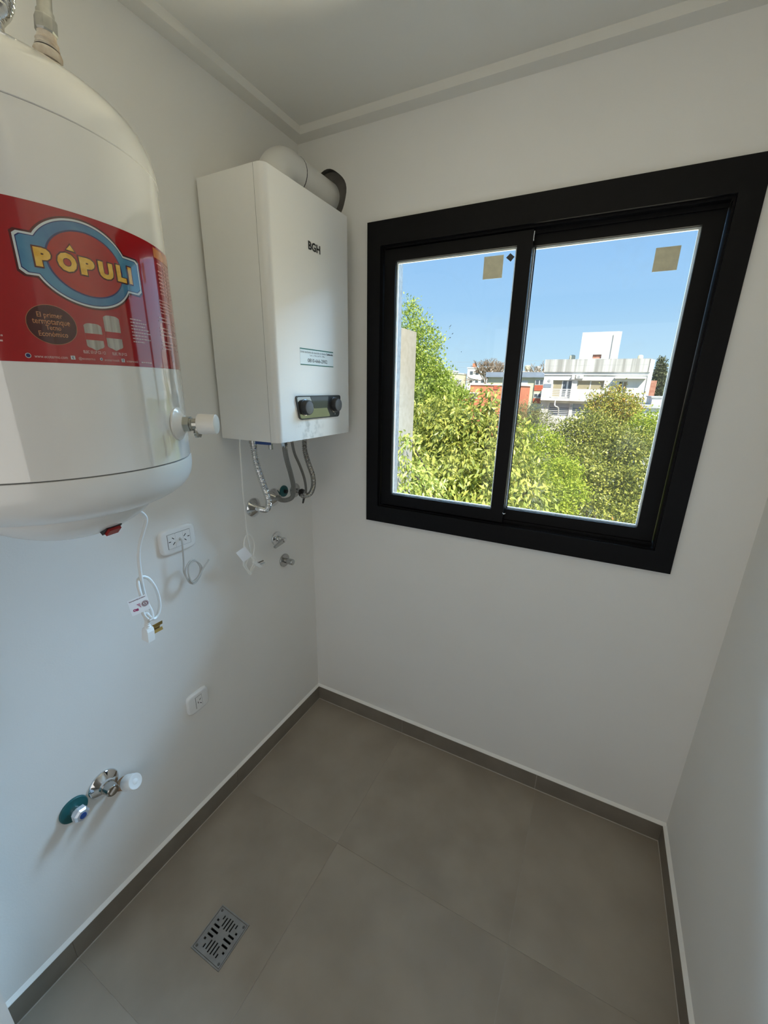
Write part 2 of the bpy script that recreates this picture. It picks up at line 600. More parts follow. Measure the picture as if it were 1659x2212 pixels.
# wall behind, with the doorway the picture was taken from
tag(B().holed((-0.14, -0.1, W + 0.14, 2.6), [(0.124, -0.01, 1.50, 2.12)], 0.10, lambda x, y, d: (x, YB - 0.10 + d, y)).make('wall_back', M['wall']), kind='structure')
tag(B().box((-0.14, -1.46, H), (W + 0.14, 0.2, H + 0.16)).make('ceiling', M['ceil']), kind='structure')
# the adjoining hall (unseen, closed; holds an added fill lamp)
tag(B().box((-0.9, -4.1, -0.1), (2.5, -1.46, -0.0)).make('floor_hall', M['tile']), kind='structure')
tag(B().box((-0.9, -4.1, 2.5), (2.5, -1.46, 2.6)).make('ceiling_hall', M['ceil']), kind='structure')
tag(B().box((-1.0, -4.1, -0.1), (-0.9, -1.46, 2.6)).make('wall_hall_left', M['wall']), kind='structure')
tag(B().box((2.5, -4.1, -0.1), (2.6, -1.46, 2.6)).make('wall_hall_right', M['wall']), kind='structure')
tag(B().box((-1.0, -4.2, -0.1), (2.6, -4.1, 2.6)).make('wall_hall_back', M['wall']), kind='structure')
tag(B().box((-0.9, -1.46, -0.1), (-0.14, -1.36, 2.6)).box((W + 0.14, -1.46, -0.1), (2.5, -1.36, 2.6)).make('wall_hall_front', M['wall']), kind='structure')

# ceiling moulding (a plain stepped band)
CA, CB = 0.0464, 0.0237
tag(B().box((0, YB, H - CB), (CA, 0, H)).bevel(0.0015, 1).make('trim_1', M['ceil']), kind='structure')
tag(B().box((CA, -CA, H - CB), (W - CA, 0, H)).bevel(0.0015, 1).make('trim_2', M['ceil']), kind='structure')
tag(B().box((W - CA, YB, H - CB), (W, 0, H)).bevel(0.0015, 1).make('trim_3', M['ceil']), kind='structure')


# skirtings: a grout backing with tile parts and a white bead on top
def skirting(name, cuts, mp):
    base = B().prism([(0, 0), (ST - 0.002, 0), (ST - 0.002, SH - 0.001), (0, SH - 0.001)], 1.0, lambda x, z, d: mp(cuts[0] + (cuts[-1] - cuts[0]) * d, x, z)).make(name, M['grout'])
    tag(base, kind='structure')
    for a, b in zip(cuts, cuts[1:]):
        B().prism([(0.001, 0.0025), (ST, 0.0025), (ST, SH), (0.001, SH)], 1.0,
                  lambda x, z, d: mp(a + 0.0012 + (b - a - 0.0024) * d, x, z)).bevel(0.0008, 1).make('skirting_tile', M['skirt'], base)
    B().prism([(0, SH - 0.0005), (ST - 0.0006, SH - 0.0005), (ST - 0.001, SH + 0.0015), (0.002, SH + 0.0085), (0, SH + 0.0095)], 1.0,
              lambda x, z, d: mp(cuts[0] + (cuts[-1] - cuts[0]) * d, x, z)).make('caulk_bead', M['caulk'], base)


_sk = skirting


def skirting(name, cuts, mp):
    _sk(name, cuts, mp)
    B().prism([(ST - 0.001, 0.0002), (ST + 0.0022, 0.0002), (ST + 0.0008, 0.0022), (ST - 0.001, 0.0026)], 1.0,
              lambda x, z, d: mp(cuts[0] + (cuts[-1] - cuts[0]) * d, x, z)).make('grout_line', M['grout'], bpy.data.objects[name])


skirting('baseboard_left', [0, 0.5712, 1.1720, 1.352], lambda t, x, z: (x, -t, z))
skirting('baseboard_far', [0, 0.4894, 1.0941, W], lambda t, x, z: (t, -x, z))
skirting('baseboard_right', [ST, 0.57, 1.172, 1.352], lambda t, x, z: (W - x, -t, z))

# ================================================================== WINDOW
win = thing('window_1', None, None, (0.828, 0, 1.038), kind='structure')
XZ = lambda y0: (lambda x, z, d: (x, y0 + d, z))
B().holed((0.2908, 1.0382, 1.3653, 2.1049), [(0.3440, 1.1060, 1.3120, 2.0300)], 0.014, XZ(-0.012)).bevel(0.003, 1, 60).make('outer_casing', M['black'], win)
B().holed((0.318, 1.066, 1.338, 2.077), [(0.3440, 1.1060, 1.3120, 2.0300)], 0.003, XZ(-0.0150)).bevel(0.001, 1, 60).make('casing_step', M['black'], win)
B().holed((0.331, 1.066, 1.329, 2.059), [(0.3480, 1.1080, 1.3080, 2.0240)], 0.085, XZ(0.0)).make('track_frame', M['black'], win)
B().box((0.349, 0.026, 1.108), (1.307, 0.030, 1.118)).box((0.349, 0.026, 2.014), (1.307, 0.030, 2.024)).make('track_rail', M['black'], win)


def sash(x0, x1, z0, z1, ox0, ox1, oz0, oz1, y):
    s = B().holed((x0, z0, x1, z1), [(ox0, oz0, ox1, oz1)], 0.018, XZ(y)).bevel(0.0015, 1, 60).make('sash', M['black'], win)
    B().box((ox0 - 0.003, y + 0.0085, oz0 - 0.003), (ox1 + 0.003, y + 0.0125, oz1 + 0.003)).make('pane', M['glass'], s)
    B().holed((ox0, oz0, ox1, oz1), [(ox0 + 0.0055, oz0 + 0.006, ox1 - 0.0055, oz1 - 0.006)], 0.005, XZ(y + 0.0127)).make('glazing_bead', M['gasket'], s)  # pale colour paints in the bright sky reflection along the pane edges
    return s


s1 = sash(0.350, 0.8430, 1.112, 2.021, 0.3915, 0.7985, 1.1565, 1.9845, 0.008)
s2 = sash(0.800, 1.3060, 1.112, 2.021, 0.8390, 1.2595, 1.1570, 1.9850, 0.034)
B().box((0.8455, 0.0440, 1.158), (0.8490, 0.0468, 1.984)).make('inner_bead', M['black'], s2)
B().box((0.699, 0.0158, 1.9035), (0.7595, 0.0164, 1.9665)).make('sticker', M['sticker'], s1)
dm = B().prism([(0.779, 1.9685), (0.7925, 1.9575), (0.782, 1.9455), (0.7670, 1.9575)], 0.0006, lambda x, z, d: (x, 0.0158 + d, z)).make('small_sticker', M['darksticker'], s1)
tag(dm, 'small dark diamond sticker on the left pane')
B().box((1.1655, 0.0418, 1.8875), (1.2230, 0.0424, 1.9455)).make('sticker', M['sticker'], s2)
sm = B()
for x, z, l, a in ((0.44, 1.81, .016, 1.5), (0.462, 1.812, .014, 1.1), (0.468, 1.815, .010, 1.9), (0.52, 1.775, .012, 1.0), (0.538, 1.772, .014, 0.9),
                   (0.545, 1.765, .010, 0.3), (0.533, 1.742, .008, 0.4), (0.600, 1.772, .013, 0.8), (0.610, 1.748, .008, 0.6), (0.602, 1.736, .007, 0.1),
                   (0.500, 1.788, .004, 0.2), (0.505, 1.700, .014, 1.0), (0.478, 1.766, .006, 1.2), (0.61, 1.66, .004, 0), (0.645, 1.69, .003, 0)):
    dx, dz, w = math.cos(a) * l / 2, math.sin(a) * l / 2, 0.0011
    sm.prism([(x - dx, z - dz), (x - dz * w / l, z + dx * w / l * 3), (x + dx, z + dz), (x + dz * w / l, z - dx * w / l * 3)], 0.0003,
             lambda X, Z, d: (X, 0.0160 + d, Z))
sm.make('paint_smears', M['smear'], s1)['kind'] = 'stuff'
B().tube([(0.846, 0.004, 2.015), (0.846, 0.002, 1.998), (0.8455, 0.006, 1.991)], 0.0012, 6, 0.004).make('weather_strip_end', M['gasket'], s1)
B().tube([(0.842, 0.006, 1.149), (0.846, 0.002, 1.146), (0.851, 0.006, 1.148)], 0.0013, 6, 0.004).make('weather_strip_end', M['gasket'], s1)

# ================================================================== ELECTRIC STORAGE WATER HEATER (left, red label)
RT, XT, YT = 0.2132, 0.2532, -1.0509
heater = thing('water_heater', 'white cylindrical wall-hung water heater with a red printed label band', 'water heater', (XT, YT, 1.29))


def dome(z0, h, e, n=26, R=RT):
    return [(z0 + h * a, R * (1 - a ** e) ** (1 / e)) for a in [math.sin(PI / 2 * k / n) for k in range(n + 1)]]


ZS, ZBS = 1.8783, 1.4401
B().lathe([(ZBS + 0.001, RT - 0.012), (ZBS + 0.001, RT - 0.001), (ZBS + 0.002, RT), (ZS - 0.0015, RT), (ZS - 0.0005, RT - 0.0012)], (XT, YT, 0), seg=128).make('tank_body', M['enamel'], heater, True)
top = dome(ZS, 0.104, 2.7)
B().lathe([(ZS - 0.001, RT - 0.003), (ZS, RT + 0.0008), (ZS + 0.002, RT + 0.0008)] + top[2:], (XT, YT, 0), seg=96).make('top_dome', M['enamel'], heater, True)
bot = [(ZBS - 0.0005 - (z - 0), r) for z, r in dome(0, 0.090, 2.9)]
B().lathe([(ZBS + 0.0003, RT - 0.004), (ZBS - 0.0012, RT - 0.0002)] + [(z, r + 0.0004) for z, r in bot[1:]], (XT, YT, 0), seg=96).make('bottom_cover', M['enamel_cap'], heater, True)
B().lathe([(ZBS - 0.0025, RT - 0.002), (ZBS + 0.0018, RT - 0.002)], (XT, YT, 0), seg=96).make('seam_gap', M['seam'], heater, True)
bowl = [(1.37 - 0.075 * a, 0.14 * (1 - a ** 1.7) ** (1 / 1.7)) for a in [math.sin(PI / 2 * k / 14) for k in range(15)]]
B().lathe(bowl, (XT, YT, 0), seg=72).make('element_cover', M['enamel_cap'], heater, True)
# rear bracket to the wall
B().box((0.0, YT - 0.09, 1.78), (0.075, YT + 0.09, 1.80)).make('wall_bracket', M['enamel_cap'], heater)
B().box((0.0, YT - 0.09, 1.50), (0.075, YT + 0.09, 1.52)).make('wall_bracket', M['enamel_cap'], heater)


def cylmap(off):
    def f(s, z, d=0):
        a = s / RT
        r = RT + off + d
        return (XT + r * math.cos(a), YT + r * math.sin(a), z)
    return f


def strip(bld, s0, s1, lo, hi, off, n):
    """flat print between two curves lo(s) and hi(s), wrapped on the tank."""
    f = cylmap(off)
    prev = None
    for k in range(n + 1):
        s = s0 + (s1 - s0) * k / n
        cur = (bld.bm.verts.new(f(s, lo(s))), bld.bm.verts.new(f(s, hi(s))))
        if prev:
            bld.bm.faces.new((prev[0], cur[0], cur[1], prev[1]))
        prev = cur
    return bld


band = strip(B(), -0.33, 0.235, lambda s: 1.5953, lambda s: 1.7768, 0.0003, 160).make('label_band', M['red'], heater, True, fix=False)


# the badge: an ellipse joined with a bar with cut-in corners
def logo(inset):
    ec, ez, ea, eb = -0.0165, 1.7185, 0.0605 - inset, 0.0505 - inset
    l, r_, t, b_ = -0.0885 + inset, 0.0617 - inset, 1.7424 - inset, 1.6962 + inset

    def hi(s):
        e = ez + eb * math.sqrt(max(0, 1 - ((s - ec) / ea) ** 2)) if abs(s - ec) < ea else ez
        k = min(s - l, r_ - s)
        c = 0.004
        bar = t - (c - k if k < c else 0) * 0.8
        return max(e, bar)

    def lo(s):
        e = ez - eb * math.sqrt(max(0, 1 - ((s - ec) / ea) ** 2)) if abs(s - ec) < ea else ez
        k = min(s - l, r_ - s)
        c = 0.006
        bar = b_ + (c - k if k < c else 0) * 0.8
        return min(e, bar)
    return l, r_, lo, hi


for nm, ins, m_, off in (('badge_shadow', -0.0022, 'darkred', 0.0005), ('badge_outline', 0.0, 'palew', 0.0008), ('badge_edge', 0.0023, 'navy', 0.0010), ('badge_field', 0.0032, 'blue', 0.0012)):
    l, r_, lo, hi = logo(ins)
    strip(B(), l, r_, lo, hi, off, 160).make(nm, M[m_], band, True, fix=False)


def ell(bld, ec, ez, ea, eb, off, n=72):
    return strip(bld, ec - ea, ec + ea, lambda s: ez - eb * math.sqrt(max(0, 1 - ((s - ec) / ea) ** 2)),
                 lambda s: ez + eb * math.sqrt(max(0, 1 - ((s - ec) / ea) ** 2)), off, n)


ell(B(), -0.0150, 1.7188, 0.0460, 0.0385, 0.0014).make('oval_edge', M['navy'], band, True, fix=False)
ell(B(), -0.0148, 1.7188, 0.0442, 0.0368, 0.0016).make('oval', M['red2'], band, True, fix=False)
# lettering of the badge: dark edge, then yellow
LET = [('P', -0.0715, 0.0165, 1.7070, 0.0210), ('O', -0.0490, 0.0205, 1.7065, 0.0215), ('P', -0.0250, 0.0175, 1.7065, 0.0205),
       ('U', -0.0025, 0.0190, 1.7070, 0.0205), ('L', 0.0218, 0.0140, 1.7080, 0.0208), ('I', 0.0402, 0.0055, 1.7085, 0.0215)]
for grow, m_, off, nm in ((0.0016, 'darkred', 0.0018, 'letter_edges'), (0.0, 'yellow', 0.0021, 'letters')):
    b = B()
    for ch, s_, w_, z_, h_ in LET:
        f = cylmap(off)
        # heavy strokes: the glyph is drawn bold
        put_text(b, ch, s_ - grow, z_ - grow, w_ + 2 * grow, h_ + 2 * grow, f, 0.070 if grow == 0 else 0.110)
    f = cylmap(off)
    vs = [b.bm.verts.new(f(x, z)) for x, z in ((-0.0375 - 1.2 * grow, 1.7320 - grow), (-0.0285 + 1.2 * grow, 1.7310 - grow), (-0.0325, 1.7378 + grow * 1.3))]
    b.bm.faces.new(vs)
    b.make(nm, M[m_], band, fix=False)
# brown oval with its four lines
ell(B(), -0.0675, 1.6411, 0.0262, 0.0236, 0.0006).make('oval_rim', M['tan'], band, True, fix=False)
ell(B(), -0.0675, 1.6411, 0.0256, 0.0230, 0.0008).make('brown_oval', M['brown'], band, True, fix=False)
b = B()
f = cylmap(0.0011)
put_text(b, 'El primer', -0.0815, 1.6475, 0.0262, 0.0078, f, 0.012)
put_text(b, 'termotanque', -0.0872, 1.6393, 0.0385, 0.0078, f, 0.012)
put_text(b, 'Tecno', -0.0748, 1.6348, 0.0155, 0.0058, f, 0.012)
put_text(b, 'Económico', -0.0832, 1.6270, 0.0300, 0.0062, f, 0.012)
b.make('oval_lettering', M['tan'], band, fix=False)
# two printed tanks
for s0, s1, z0, z1, r0, r1 in ((-0.0335, -0.0120, 1.6165, 1.6478, 1.6268, 1.6350), (-0.0075, 0.0145, 1.6180, 1.6608, 1.6315, 1.6398)):
    w_ = s1 - s0
    mid = (s0 + s1) / 2
    lo = lambda s: z0 - 0.003 * max(0.0, 1 - abs(s - mid) / (w_ * 0.28)) + 0.003 * (abs(s - mid) / (w_ / 2)) ** 6
    hi = lambda s: z1 - 0.003 * (abs(s - mid) / (w_ / 2)) ** 4
    strip(B(), s0, s1, lo, hi, 0.0006, 18).make('printed_tank', M['picgrey'], band, True, fix=False)
    strip(B(), s0, s1, lambda s: r0, lambda s: r1, 0.0008, 8).make('printed_band', M['red'], band, True, fix=False)
b = B()
f = cylmap(0.0008)
put_text(b, 'ELEC 53 LP CS / CI', -0.0392, 1.6092, 0.0270, 0.0038, f, 0.02)
put_text(b, 'ELEC 70 LP CS', -0.0030, 1.6092, 0.0210, 0.0038, f, 0.02)
put_text(b, 'www.ecotermo.com', -0.0925, 1.6005, 0.0340, 0.0030, f)
put_text(b, '@ecotermo', -0.0462, 1.5998, 0.0195, 0.0042, f)
put_text(b, 'ecotermook', -0.0150, 1.6005, 0.0205, 0.0034, f)
put_text(b, 'ecotermoweb', 0.0160, 1.6005, 0.0190, 0.0034, f)


def wordline(bld, s0, s1, z, h, f, seed):
    r = random.Random(seed)
    s = s0
    while s < s1 - 0.001:
        e = min(s1, s + r.uniform(0.002, 0.0055))
        v = [bld.bm.verts.new(f(x, y)) for x, y in ((s, z), (e, z), (e, z + h), (s, z + h))]
        bld.bm.faces.new(v)
        s = e + 0.0007


for k in range(8):
    wordline(b, 0.0325, 0.0325 + (0.020, 0.029, 0.026, 0.033, 0.035, 0.028, 0.034, 0.021)[k], 1.6605 - k * 0.0044, 0.0016, f, k)
wordline(b, 0.041, 0.062, 1.6010, 0.0016, f, 50)
for k in range(9):
    if k not in (1,):
        wordline(b, 0.113, 0.128, 1.7520 - k * 0.0054, 0.0018, f, 20 + k)
    for c in (0.137, 0.151, 0.165):
        wordline(b, c, c + 0.004, 1.7520 - k * 0.0054, 0.0018, f, 60 + k)
for k in range(5):
    wordline(b, 0.104, 0.104 + (0.052, 0.048, 0.060, 0.058, 0.030)[k], 1.6985 - k * 0.0046, 0.0013, f, 80 + k)
for k in range(11):
    if k % 4 != 2:
        wordline(b, 0.096, 0.096 + 0.03 + 0.012 * (k % 3), 1.6720 - k * 0.0052, 0.0016, f, 90 + k)
        wordline(b, 0.150, 0.168, 1.6720 - k * 0.0052, 0.0016, f, 120 + k)
for k in range(2):
    wordline(b, -0.180, -0.1185, 1.6178 + k * 0.006, 0.0018, f, 140 + k)
b.make('label_lettering', M['pink'], band, fix=False)['kind'] = 'stuff'
strip(B(), 0.106, 0.180, lambda s: 1.7600, lambda s: 1.7735, 0.0006, 20).make('table_heading', M['orange'], band, True, fix=False)
for s in (0.134, 0.148, 0.162):
    strip(B(), s - 0.0004, s + 0.0004, lambda q: 1.703, lambda q: 1.7600, 0.0006, 1).make('table_rule', M['red2'], band, fix=False)
b = B()
ell(b, -0.0985, 1.6028, 0.0030, 0.0030, 0.0007, 16)
for s in (-0.0525, 0.0110):
    strip(b, s - 0.0024, s + 0.0024, lambda q: 1.6003, lambda q: 1.6051, 0.0007, 3)
ell(b, -0.0190, 1.6027, 0.0019, 0.0019, 0.0007, 12)
b.make('small_icons', M['palew'], band, fix=False)['kind'] = 'stuff'
b = B()
ell(b, -0.0985, 1.6028, 0.0023, 0.0023, 0.0009, 16)
put_text(b, 't', -0.0535, 1.6009, 0.0020, 0.0036, cylmap(0.0009), 0.03)
put_text(b, 'f', 0.0100, 1.6007, 0.0020, 0.0040, cylmap(0.0009), 0.03)
ell(b, -0.0190, 1.6027, 0.0011, 0.0011, 0.0009, 12)
b.make('icon_marks', M['navy'], band, fix=False)['kind'] = 'stuff'

# thermometer/relief fitting on the side of the tank
VA = math.radians(31)
vn = Vector((math.cos(VA), math.sin(VA), 0))
vo = Vector((XT, YT, 1.5035)) + vn * (RT - 0.001)
rv = B().lathe([(0, 0.0290), (0.003, 0.0285), (0.006, 0.0225), (0.011, 0.0160), (0.0125, 0.0150)], vo, vn, 40).make('valve_collar', M['enamel_cap'], heater, True)
B().lathe([(0.011, 0.0142), (0.0225, 0.0142), (0.0230, 0.0120)], vo, vn, facet=6).make('hex_nut', M['nickel'], rv)
B().lathe([(0.0225, 0.0112), (0.0250, 0.0118), (0.0270, 0.0096), (0.0420, 0.0096)], vo, vn, 28).make('valve_body', M['nickel'], rv, True)
ov = vo + vn * 0.0330
B().lathe([(0.004, 0.0066), (0.014, 0.0064), (0.015, 0.0072), (0.018, 0.0060), (0.019, 0.0068), (0.022, 0.0054), (0.0235, 0.0050)], ov, (0, 0, -1), 20).make('drain_spigot', M['nickel'], rv, True)
B().lathe([(0.0365, 0.0160), (0.0375, 0.0174), (0.0395, 0.0177), (0.0670, 0.0168), (0.0680, 0.0156)], vo, vn, 40).make('valve_cap', M['plastic_w'], rv, True)

# rocker switch under the tank
so = Vector((0.3476, -1.0376, 1.3200))
sn = Vector((0.70, 0.09, -0.70)).normalized()
st = Vector((-sn.y, sn.x, 0)).normalized()
su = sn.cross(st)


def swmap(off):
    return lambda x, y, d: tuple(so + st * x + su * y + sn * (off + d))


sw = B().prism([(-0.0145, -0.0105), (0.0145, -0.0105), (0.0145, 0.0105), (-0.0145, 0.0105)], 0.012, swmap(-0.0095)).bevel(0.0015, 2).make('switch_bezel', M['knob'], heater)
B().prism([(-0.0112, -0.0080), (0.0112, -0.0080), (0.0112, 0.0080), (-0.0112, 0.0080)], 0.0060, swmap(0.0015)).bevel(0.002, 2).make('rocker', M['redsw'], sw)
# power cord with a knot, paper tag and flat-pin plug
cp = [(0.232, -0.925, 1.322), (0.224, -0.9100, 1.301), (0.220, -0.8990, 1.2900), (0.215, -0.8913, 1.2732), (0.210, -0.9005, 1.2448), (0.205, -0.9109, 1.2156),
      (0.201, -0.9151, 1.1849), (0.200, -0.9166, 1.1562), (0.200, -0.9171, 1.1266), (0.200, -0.9165, 1.0965), (0.200, -0.9120, 1.062), (0.203, -0.9085, 1.043),
      (0.207, -0.9120, 1.0260), (0.206, -0.9200, 1.0250)]
lp = [(0.206, -0.9220, 1.0290), (0.205, -0.9300, 1.0480), (0.209, -0.9290, 1.0750), (0.208, -0.9300, 1.1000), (0.204, -0.9290, 1.1190), (0.196, -0.9220, 1.1310), (0.193, -0.9117, 1.1330),
      (0.196, -0.9001, 1.1263), (0.200, -0.8914, 1.1067), (0.200, -0.8855, 1.0839), (0.200, -0.8835, 1.0626), (0.200, -0.8852, 1.0415), (0.201, -0.8929, 1.0248), (0.203, -0.9045, 1.0192),
      (0.206, -0.9138, 1.0275), (0.205, -0.9220, 1.0440), (0.202, -0.9250, 1.0400), (0.200, -0.9235, 1.0280), (0.200, -0.9215, 1.0150)]
cord = B().tube(cp, 0.0038, 12, 0.005).tube(lp, 0.0038, 12, 0.005).make('power_cord', M['cord'], heater, True)


def plug(cord_o, p, dirn, side, size=1.0, prong='brass', long_=True):
    """moulded plug: ribbed strain relief, body, two angled pins and an earth pin; pins point along side."""
    p = Vector(p)
    d = Vector(dirn).normalized()
    s = Vector(side).normalized()
    u = d.cross(s).normalized()
    k = size
    b = B()
    b.lathe([(0, 0.0042 * k), (0.002 * k, 0.0052 * k), (0.004 * k, 0.0046 * k), (0.006 * k, 0.0056 * k), (0.008 * k, 0.0050 * k), (0.010 * k, 0.0060 * k),
             (0.012 * k, 0.0054 * k), (0.014 * k, 0.0066 * k), (0.017 * k, 0.0064 * k)], p, d, 16)
    b.make('strain_relief', M['cord'], cord_o, True)
    mp = lambda x, y, dd: tuple(p + d * (0.015 * k + x) + u * y + s * (-0.006 * k + dd))
    B().prism([(0, -0.0075 * k), (0.006 * k, -0.0105 * k), (0.026 * k, -0.0120 * k), (0.026 * k, 0.0120 * k), (0.006 * k, 0.0105 * k), (0, 0.0075 * k)], 0.0135 * k, mp).bevel(0.0015 * k, 2).make('plug', M['cord'], cord_o)
    f0 = p + d * (0.028 * k) + s * 0.0075 * k
    for yo, xo, ang in ((0.0050, 0.001, 0.5), (-0.0050, 0.001, -0.5), (0, -0.0085, 0)):
        c = f0 + u * yo * k + d * xo * k
        a1 = (d * math.cos(ang) + u * math.sin(ang)) * 0.0032 * k
        a2 = (u * math.cos(ang) - d * math.sin(ang)) * 0.0008 * k
        L = 0.020 * k if xo >= 0 else 0.023 * k
        B().prism([(-1, -1), (1, -1), (1, 1), (-1, 1)], 1.0, lambda x, y, dd: tuple(c + a1 * x + a2 * y + s * L * dd)).make('prong', M[prong], cord_o)


plug(cord, (0.200, -0.9210, 1.0225), (0.02, -0.12, -1), (0.06, 1, 0.04), 1.22)


def tagmap(a, bx, by, nrm):
    a, bx, by, nrm = Vector(a), Vector(bx), Vector(by), Vector(nrm).normalized()
    return lambda x, y, d=0: tuple(a + bx * x + by * y + nrm * d)


# paper tag, 44 x 43 mm seen from the room
tg = tagmap((0.2165, -0.9610, 1.0600), (0.002, 0.0430, -0.0005), (0.000, -0.0055, 0.0410), (1, 0, 0))
b = B()
b.prism([(0, 0), (1, 0), (1, 1), (0, 1)], 0.0003, tg)
tagp = b.make('paper_tag', M['paper'], cord)
t2 = lambda off: (lambda x, y, d=0: tg(x, y, off + d))
b = B()
put_text(b, 'Importante Para el Usuario', 0.06, 0.84, 0.86, 0.10, t2(0.0006), 0.02)
b.make('tag_heading', M['maroon'], tagp, fix=False)
b = B()


def ring(bld, cx, cy, r0, r1, f, n=32):
    for k in range(n):
        a, c = 2 * PI * k / n, 2 * PI * (k + 1) / n
        bld.bm.faces.new([bld.bm.verts.new(f(cx + r * math.cos(t), cy + r * math.sin(t))) for r, t in ((r0, a), (r1, a), (r1, c), (r0, c))])


ring(b, 0.80, 0.47, 0.17, 0.19, t2(0.0006))
ring(b, 0.80, 0.47, 0.105, 0.145, t2(0.0006))
put_text(b, 'S', 0.755, 0.40, 0.09, 0.14, t2(0.0006), 0.03)
b.make('safety_mark', M['maroon'], tagp, fix=False)
b = B()
for k in range(5):
    w_ = 0.19 - 0.036 * k
    x1 = 0.56
    b.bm.faces.new([b.bm.verts.new(t2(0.0006)(x, y)) for x, y in ((x1 - w_, 0.60 - 0.06 * k), (x1, 0.60 - 0.06 * k), (x1, 0.565 - 0.06 * k), (x1 - w_ + 0.02, 0.565 - 0.06 * k))])
ring(b, 0.20, 0.30, 0.035, 0.085, t2(0.0006), 9)
b.bm.faces.new([b.bm.verts.new(t2(0.0006)(x, y)) for x, y in ((0.27, 0.20), (0.40, 0.20), (0.40, 0.35), (0.27, 0.35))])
b.make('tag_symbols', M['magenta'], tagp, fix=False)

# galvanised inlet fitting and corrugated hose on top of the tank
PO = Vector((0.412, -1.038, 1.9605))
PA = Vector((0.07, 0.09, 1.0)).normalized()
b = thing('pipe_fitting', 'rough galvanised pipe fitting with tape standing on the water heater dome', 'pipe fitting', PO)
pc = B().lathe([(-0.004, 0.0150), (0.0035, 0.0152), (0.0065, 0.0140), (0.0075, 0.0120)], PO, PA, 28).make('plastic_collar', M['ptfe'], b, True)
B().lathe([(0.0062, 0.0134), (0.0074, 0.0136), (0.0082, 0.0128)], PO, PA, 28).make('rubber_ring', M['ink'], b, True)
B().lathe([(0.0080, 0.0118), (0.0105, 0.0128), (0.0125, 0.0112), (0.0150, 0.0124), (0.0180, 0.0106), (0.0215, 0.0098), (0.0245, 0.0102)], PO, PA, 24).make('taped_thread', M['ptfe'], b, True)
B().lathe([(0.0235, 0.0108), (0.0255, 0.0118), (0.0380, 0.0118), (0.0400, 0.0108)], PO, PA, facet=8).make('union_nut', M['galv'], b)
B().lathe([(0.0390, 0.0094), (0.0450, 0.0094), (0.0470, 0.0078), (0.2600, 0.0078)], PO, PA, 24).make('pipe', M['galv'], b, True)
h = B().tube([(0.392, -1.084, 1.964), (0.381, -1.0760, 1.985), (0.354, -1.047, 2.025), (0.335, -1.032, 2.085), (0.25, -1.02, 2.17), (0.10, -1.01, 2.21), (0.0, -1.01, 2.21)],
             lambda L: 0.0098 + 0.0011 * math.sin(L * 2 * PI / 0.0036), 20, 0.0007).make('corrugated_hose', M['chrome'], None, True)
tag(h, 'shiny corrugated hose at the top left above the water heater', 'hose')

# ================================================================== GAS INSTANT WATER HEATER (flat white box)
XB, YN, YF, ZB, ZT, XS, XF = 0.012, -0.4731, -0.0633, 1.4031, 2.1092, 0.2190, 0.2503
boiler = thing('gas_water_heater', 'flat white box-shaped gas water heater with two black knobs on a grey panel', 'water heater', ((XB + XF) / 2, (YN + YF) / 2, ZB))
B().box((XB, YN + 0.0002, ZB), (XS - 0.0013, YF - 0.0002, ZT)).bevel(0.002, 1).make('back_body', M['boiler'], boiler)
B().box((0.0, YN + 0.03, 2.02), (XB, YF - 0.03, 2.05)).make('wall_bracket', M['galv'], boiler)
B().box((0.0, YN + 0.03, 1.48), (XB, YF - 0.03, 1.50)).make('wall_bracket', M['galv'], boiler)
B().box((XS - 0.0016, YN + 0.0006, ZB + 0.001), (XS + 0.0006, YF - 0.0006, ZT - 0.0008)).make('seam_gap', M['seam'], boiler)
RC = 0.020
poly = [(XS, YN), (XF - RC, YN)] + [(XF - RC + RC * math.sin(a), YN + RC - RC * math.cos(a)) for a in [PI / 2 * k / 8 for k in range(1, 8)]] + [(XF, YN + RC)]
poly += [(x, YN + YF - y) for x, y in reversed(poly)]
B().prism(poly, ZT - ZB, lambda x, y, d: (x, y, ZB - 0.0004 + d)).bevel(0.0012, 1, 60).make('front_cover', M['boiler_front'], boiler, True)
FR = lambda off: (lambda y, z, d=0: (XF + off + d, y, z))
b = B()
put_text(b, 'BGH', -0.2955, 1.9585, 0.0605, 0.0232, FR(0.0006), 0.035)
b.make('brand_lettering', M['ink'], boiler, fix=False)
lb = B().prism([(-0.3555, 1.6325), (-0.1760, 1.6325), (-0.1760, 1.6816), (-0.3555, 1.6816)], 0.0003, FR(0.0001)).make('service_label', M['labelpaper'], boiler)
b = B()
for z0, z1 in ((1.6325, 1.6352), (1.6785, 1.6816)):
    b.quad(*[FR(0.0008)(y, z) for y, z in ((-0.3555, z0), (-0.1760, z0), (-0.1760, z1), (-0.3555, z1))])
b.make('green_rule', M['green'], lb, fix=False)
b = B()
put_text(b, 'Línea exclusiva de atención al cliente', -0.3530, 1.6685, 0.1330, 0.0064, FR(0.0008))
put_text(b, 'Lun. a Vie. de 9 a 18hs', -0.3060, 1.6605, 0.0800, 0.0050, FR(0.0008))
b.make('small_lettering', M['greyink'], lb, fix=False)
b = B()
put_text(b, 'Calefacción', -0.2165, 1.6685, 0.0380, 0.0064, FR(0.0008), 0.02)
put_text(b, '0810-666-2902', -0.3180, 1.6420, 0.1060, 0.0110, FR(0.0008))
b.make('bold_lettering', M['ink'], lb, fix=False)


def rpoly(pts, r, n=4):
    out = []
    m_ = len(pts)
    for i in range(m_):
        p, a, c = Vector(pts[i]), Vector(pts[i - 1]), Vector(pts[(i + 1) % m_])
        u, v = (a - p).normalized() * r, (c - p).normalized() * r
        for k in range(n + 1):
            t = k / n
            out.append(tuple((p + u) * (1 - t) ** 2 + p * 2 * t * (1 - t) + (p + v) * t * t))
    return out


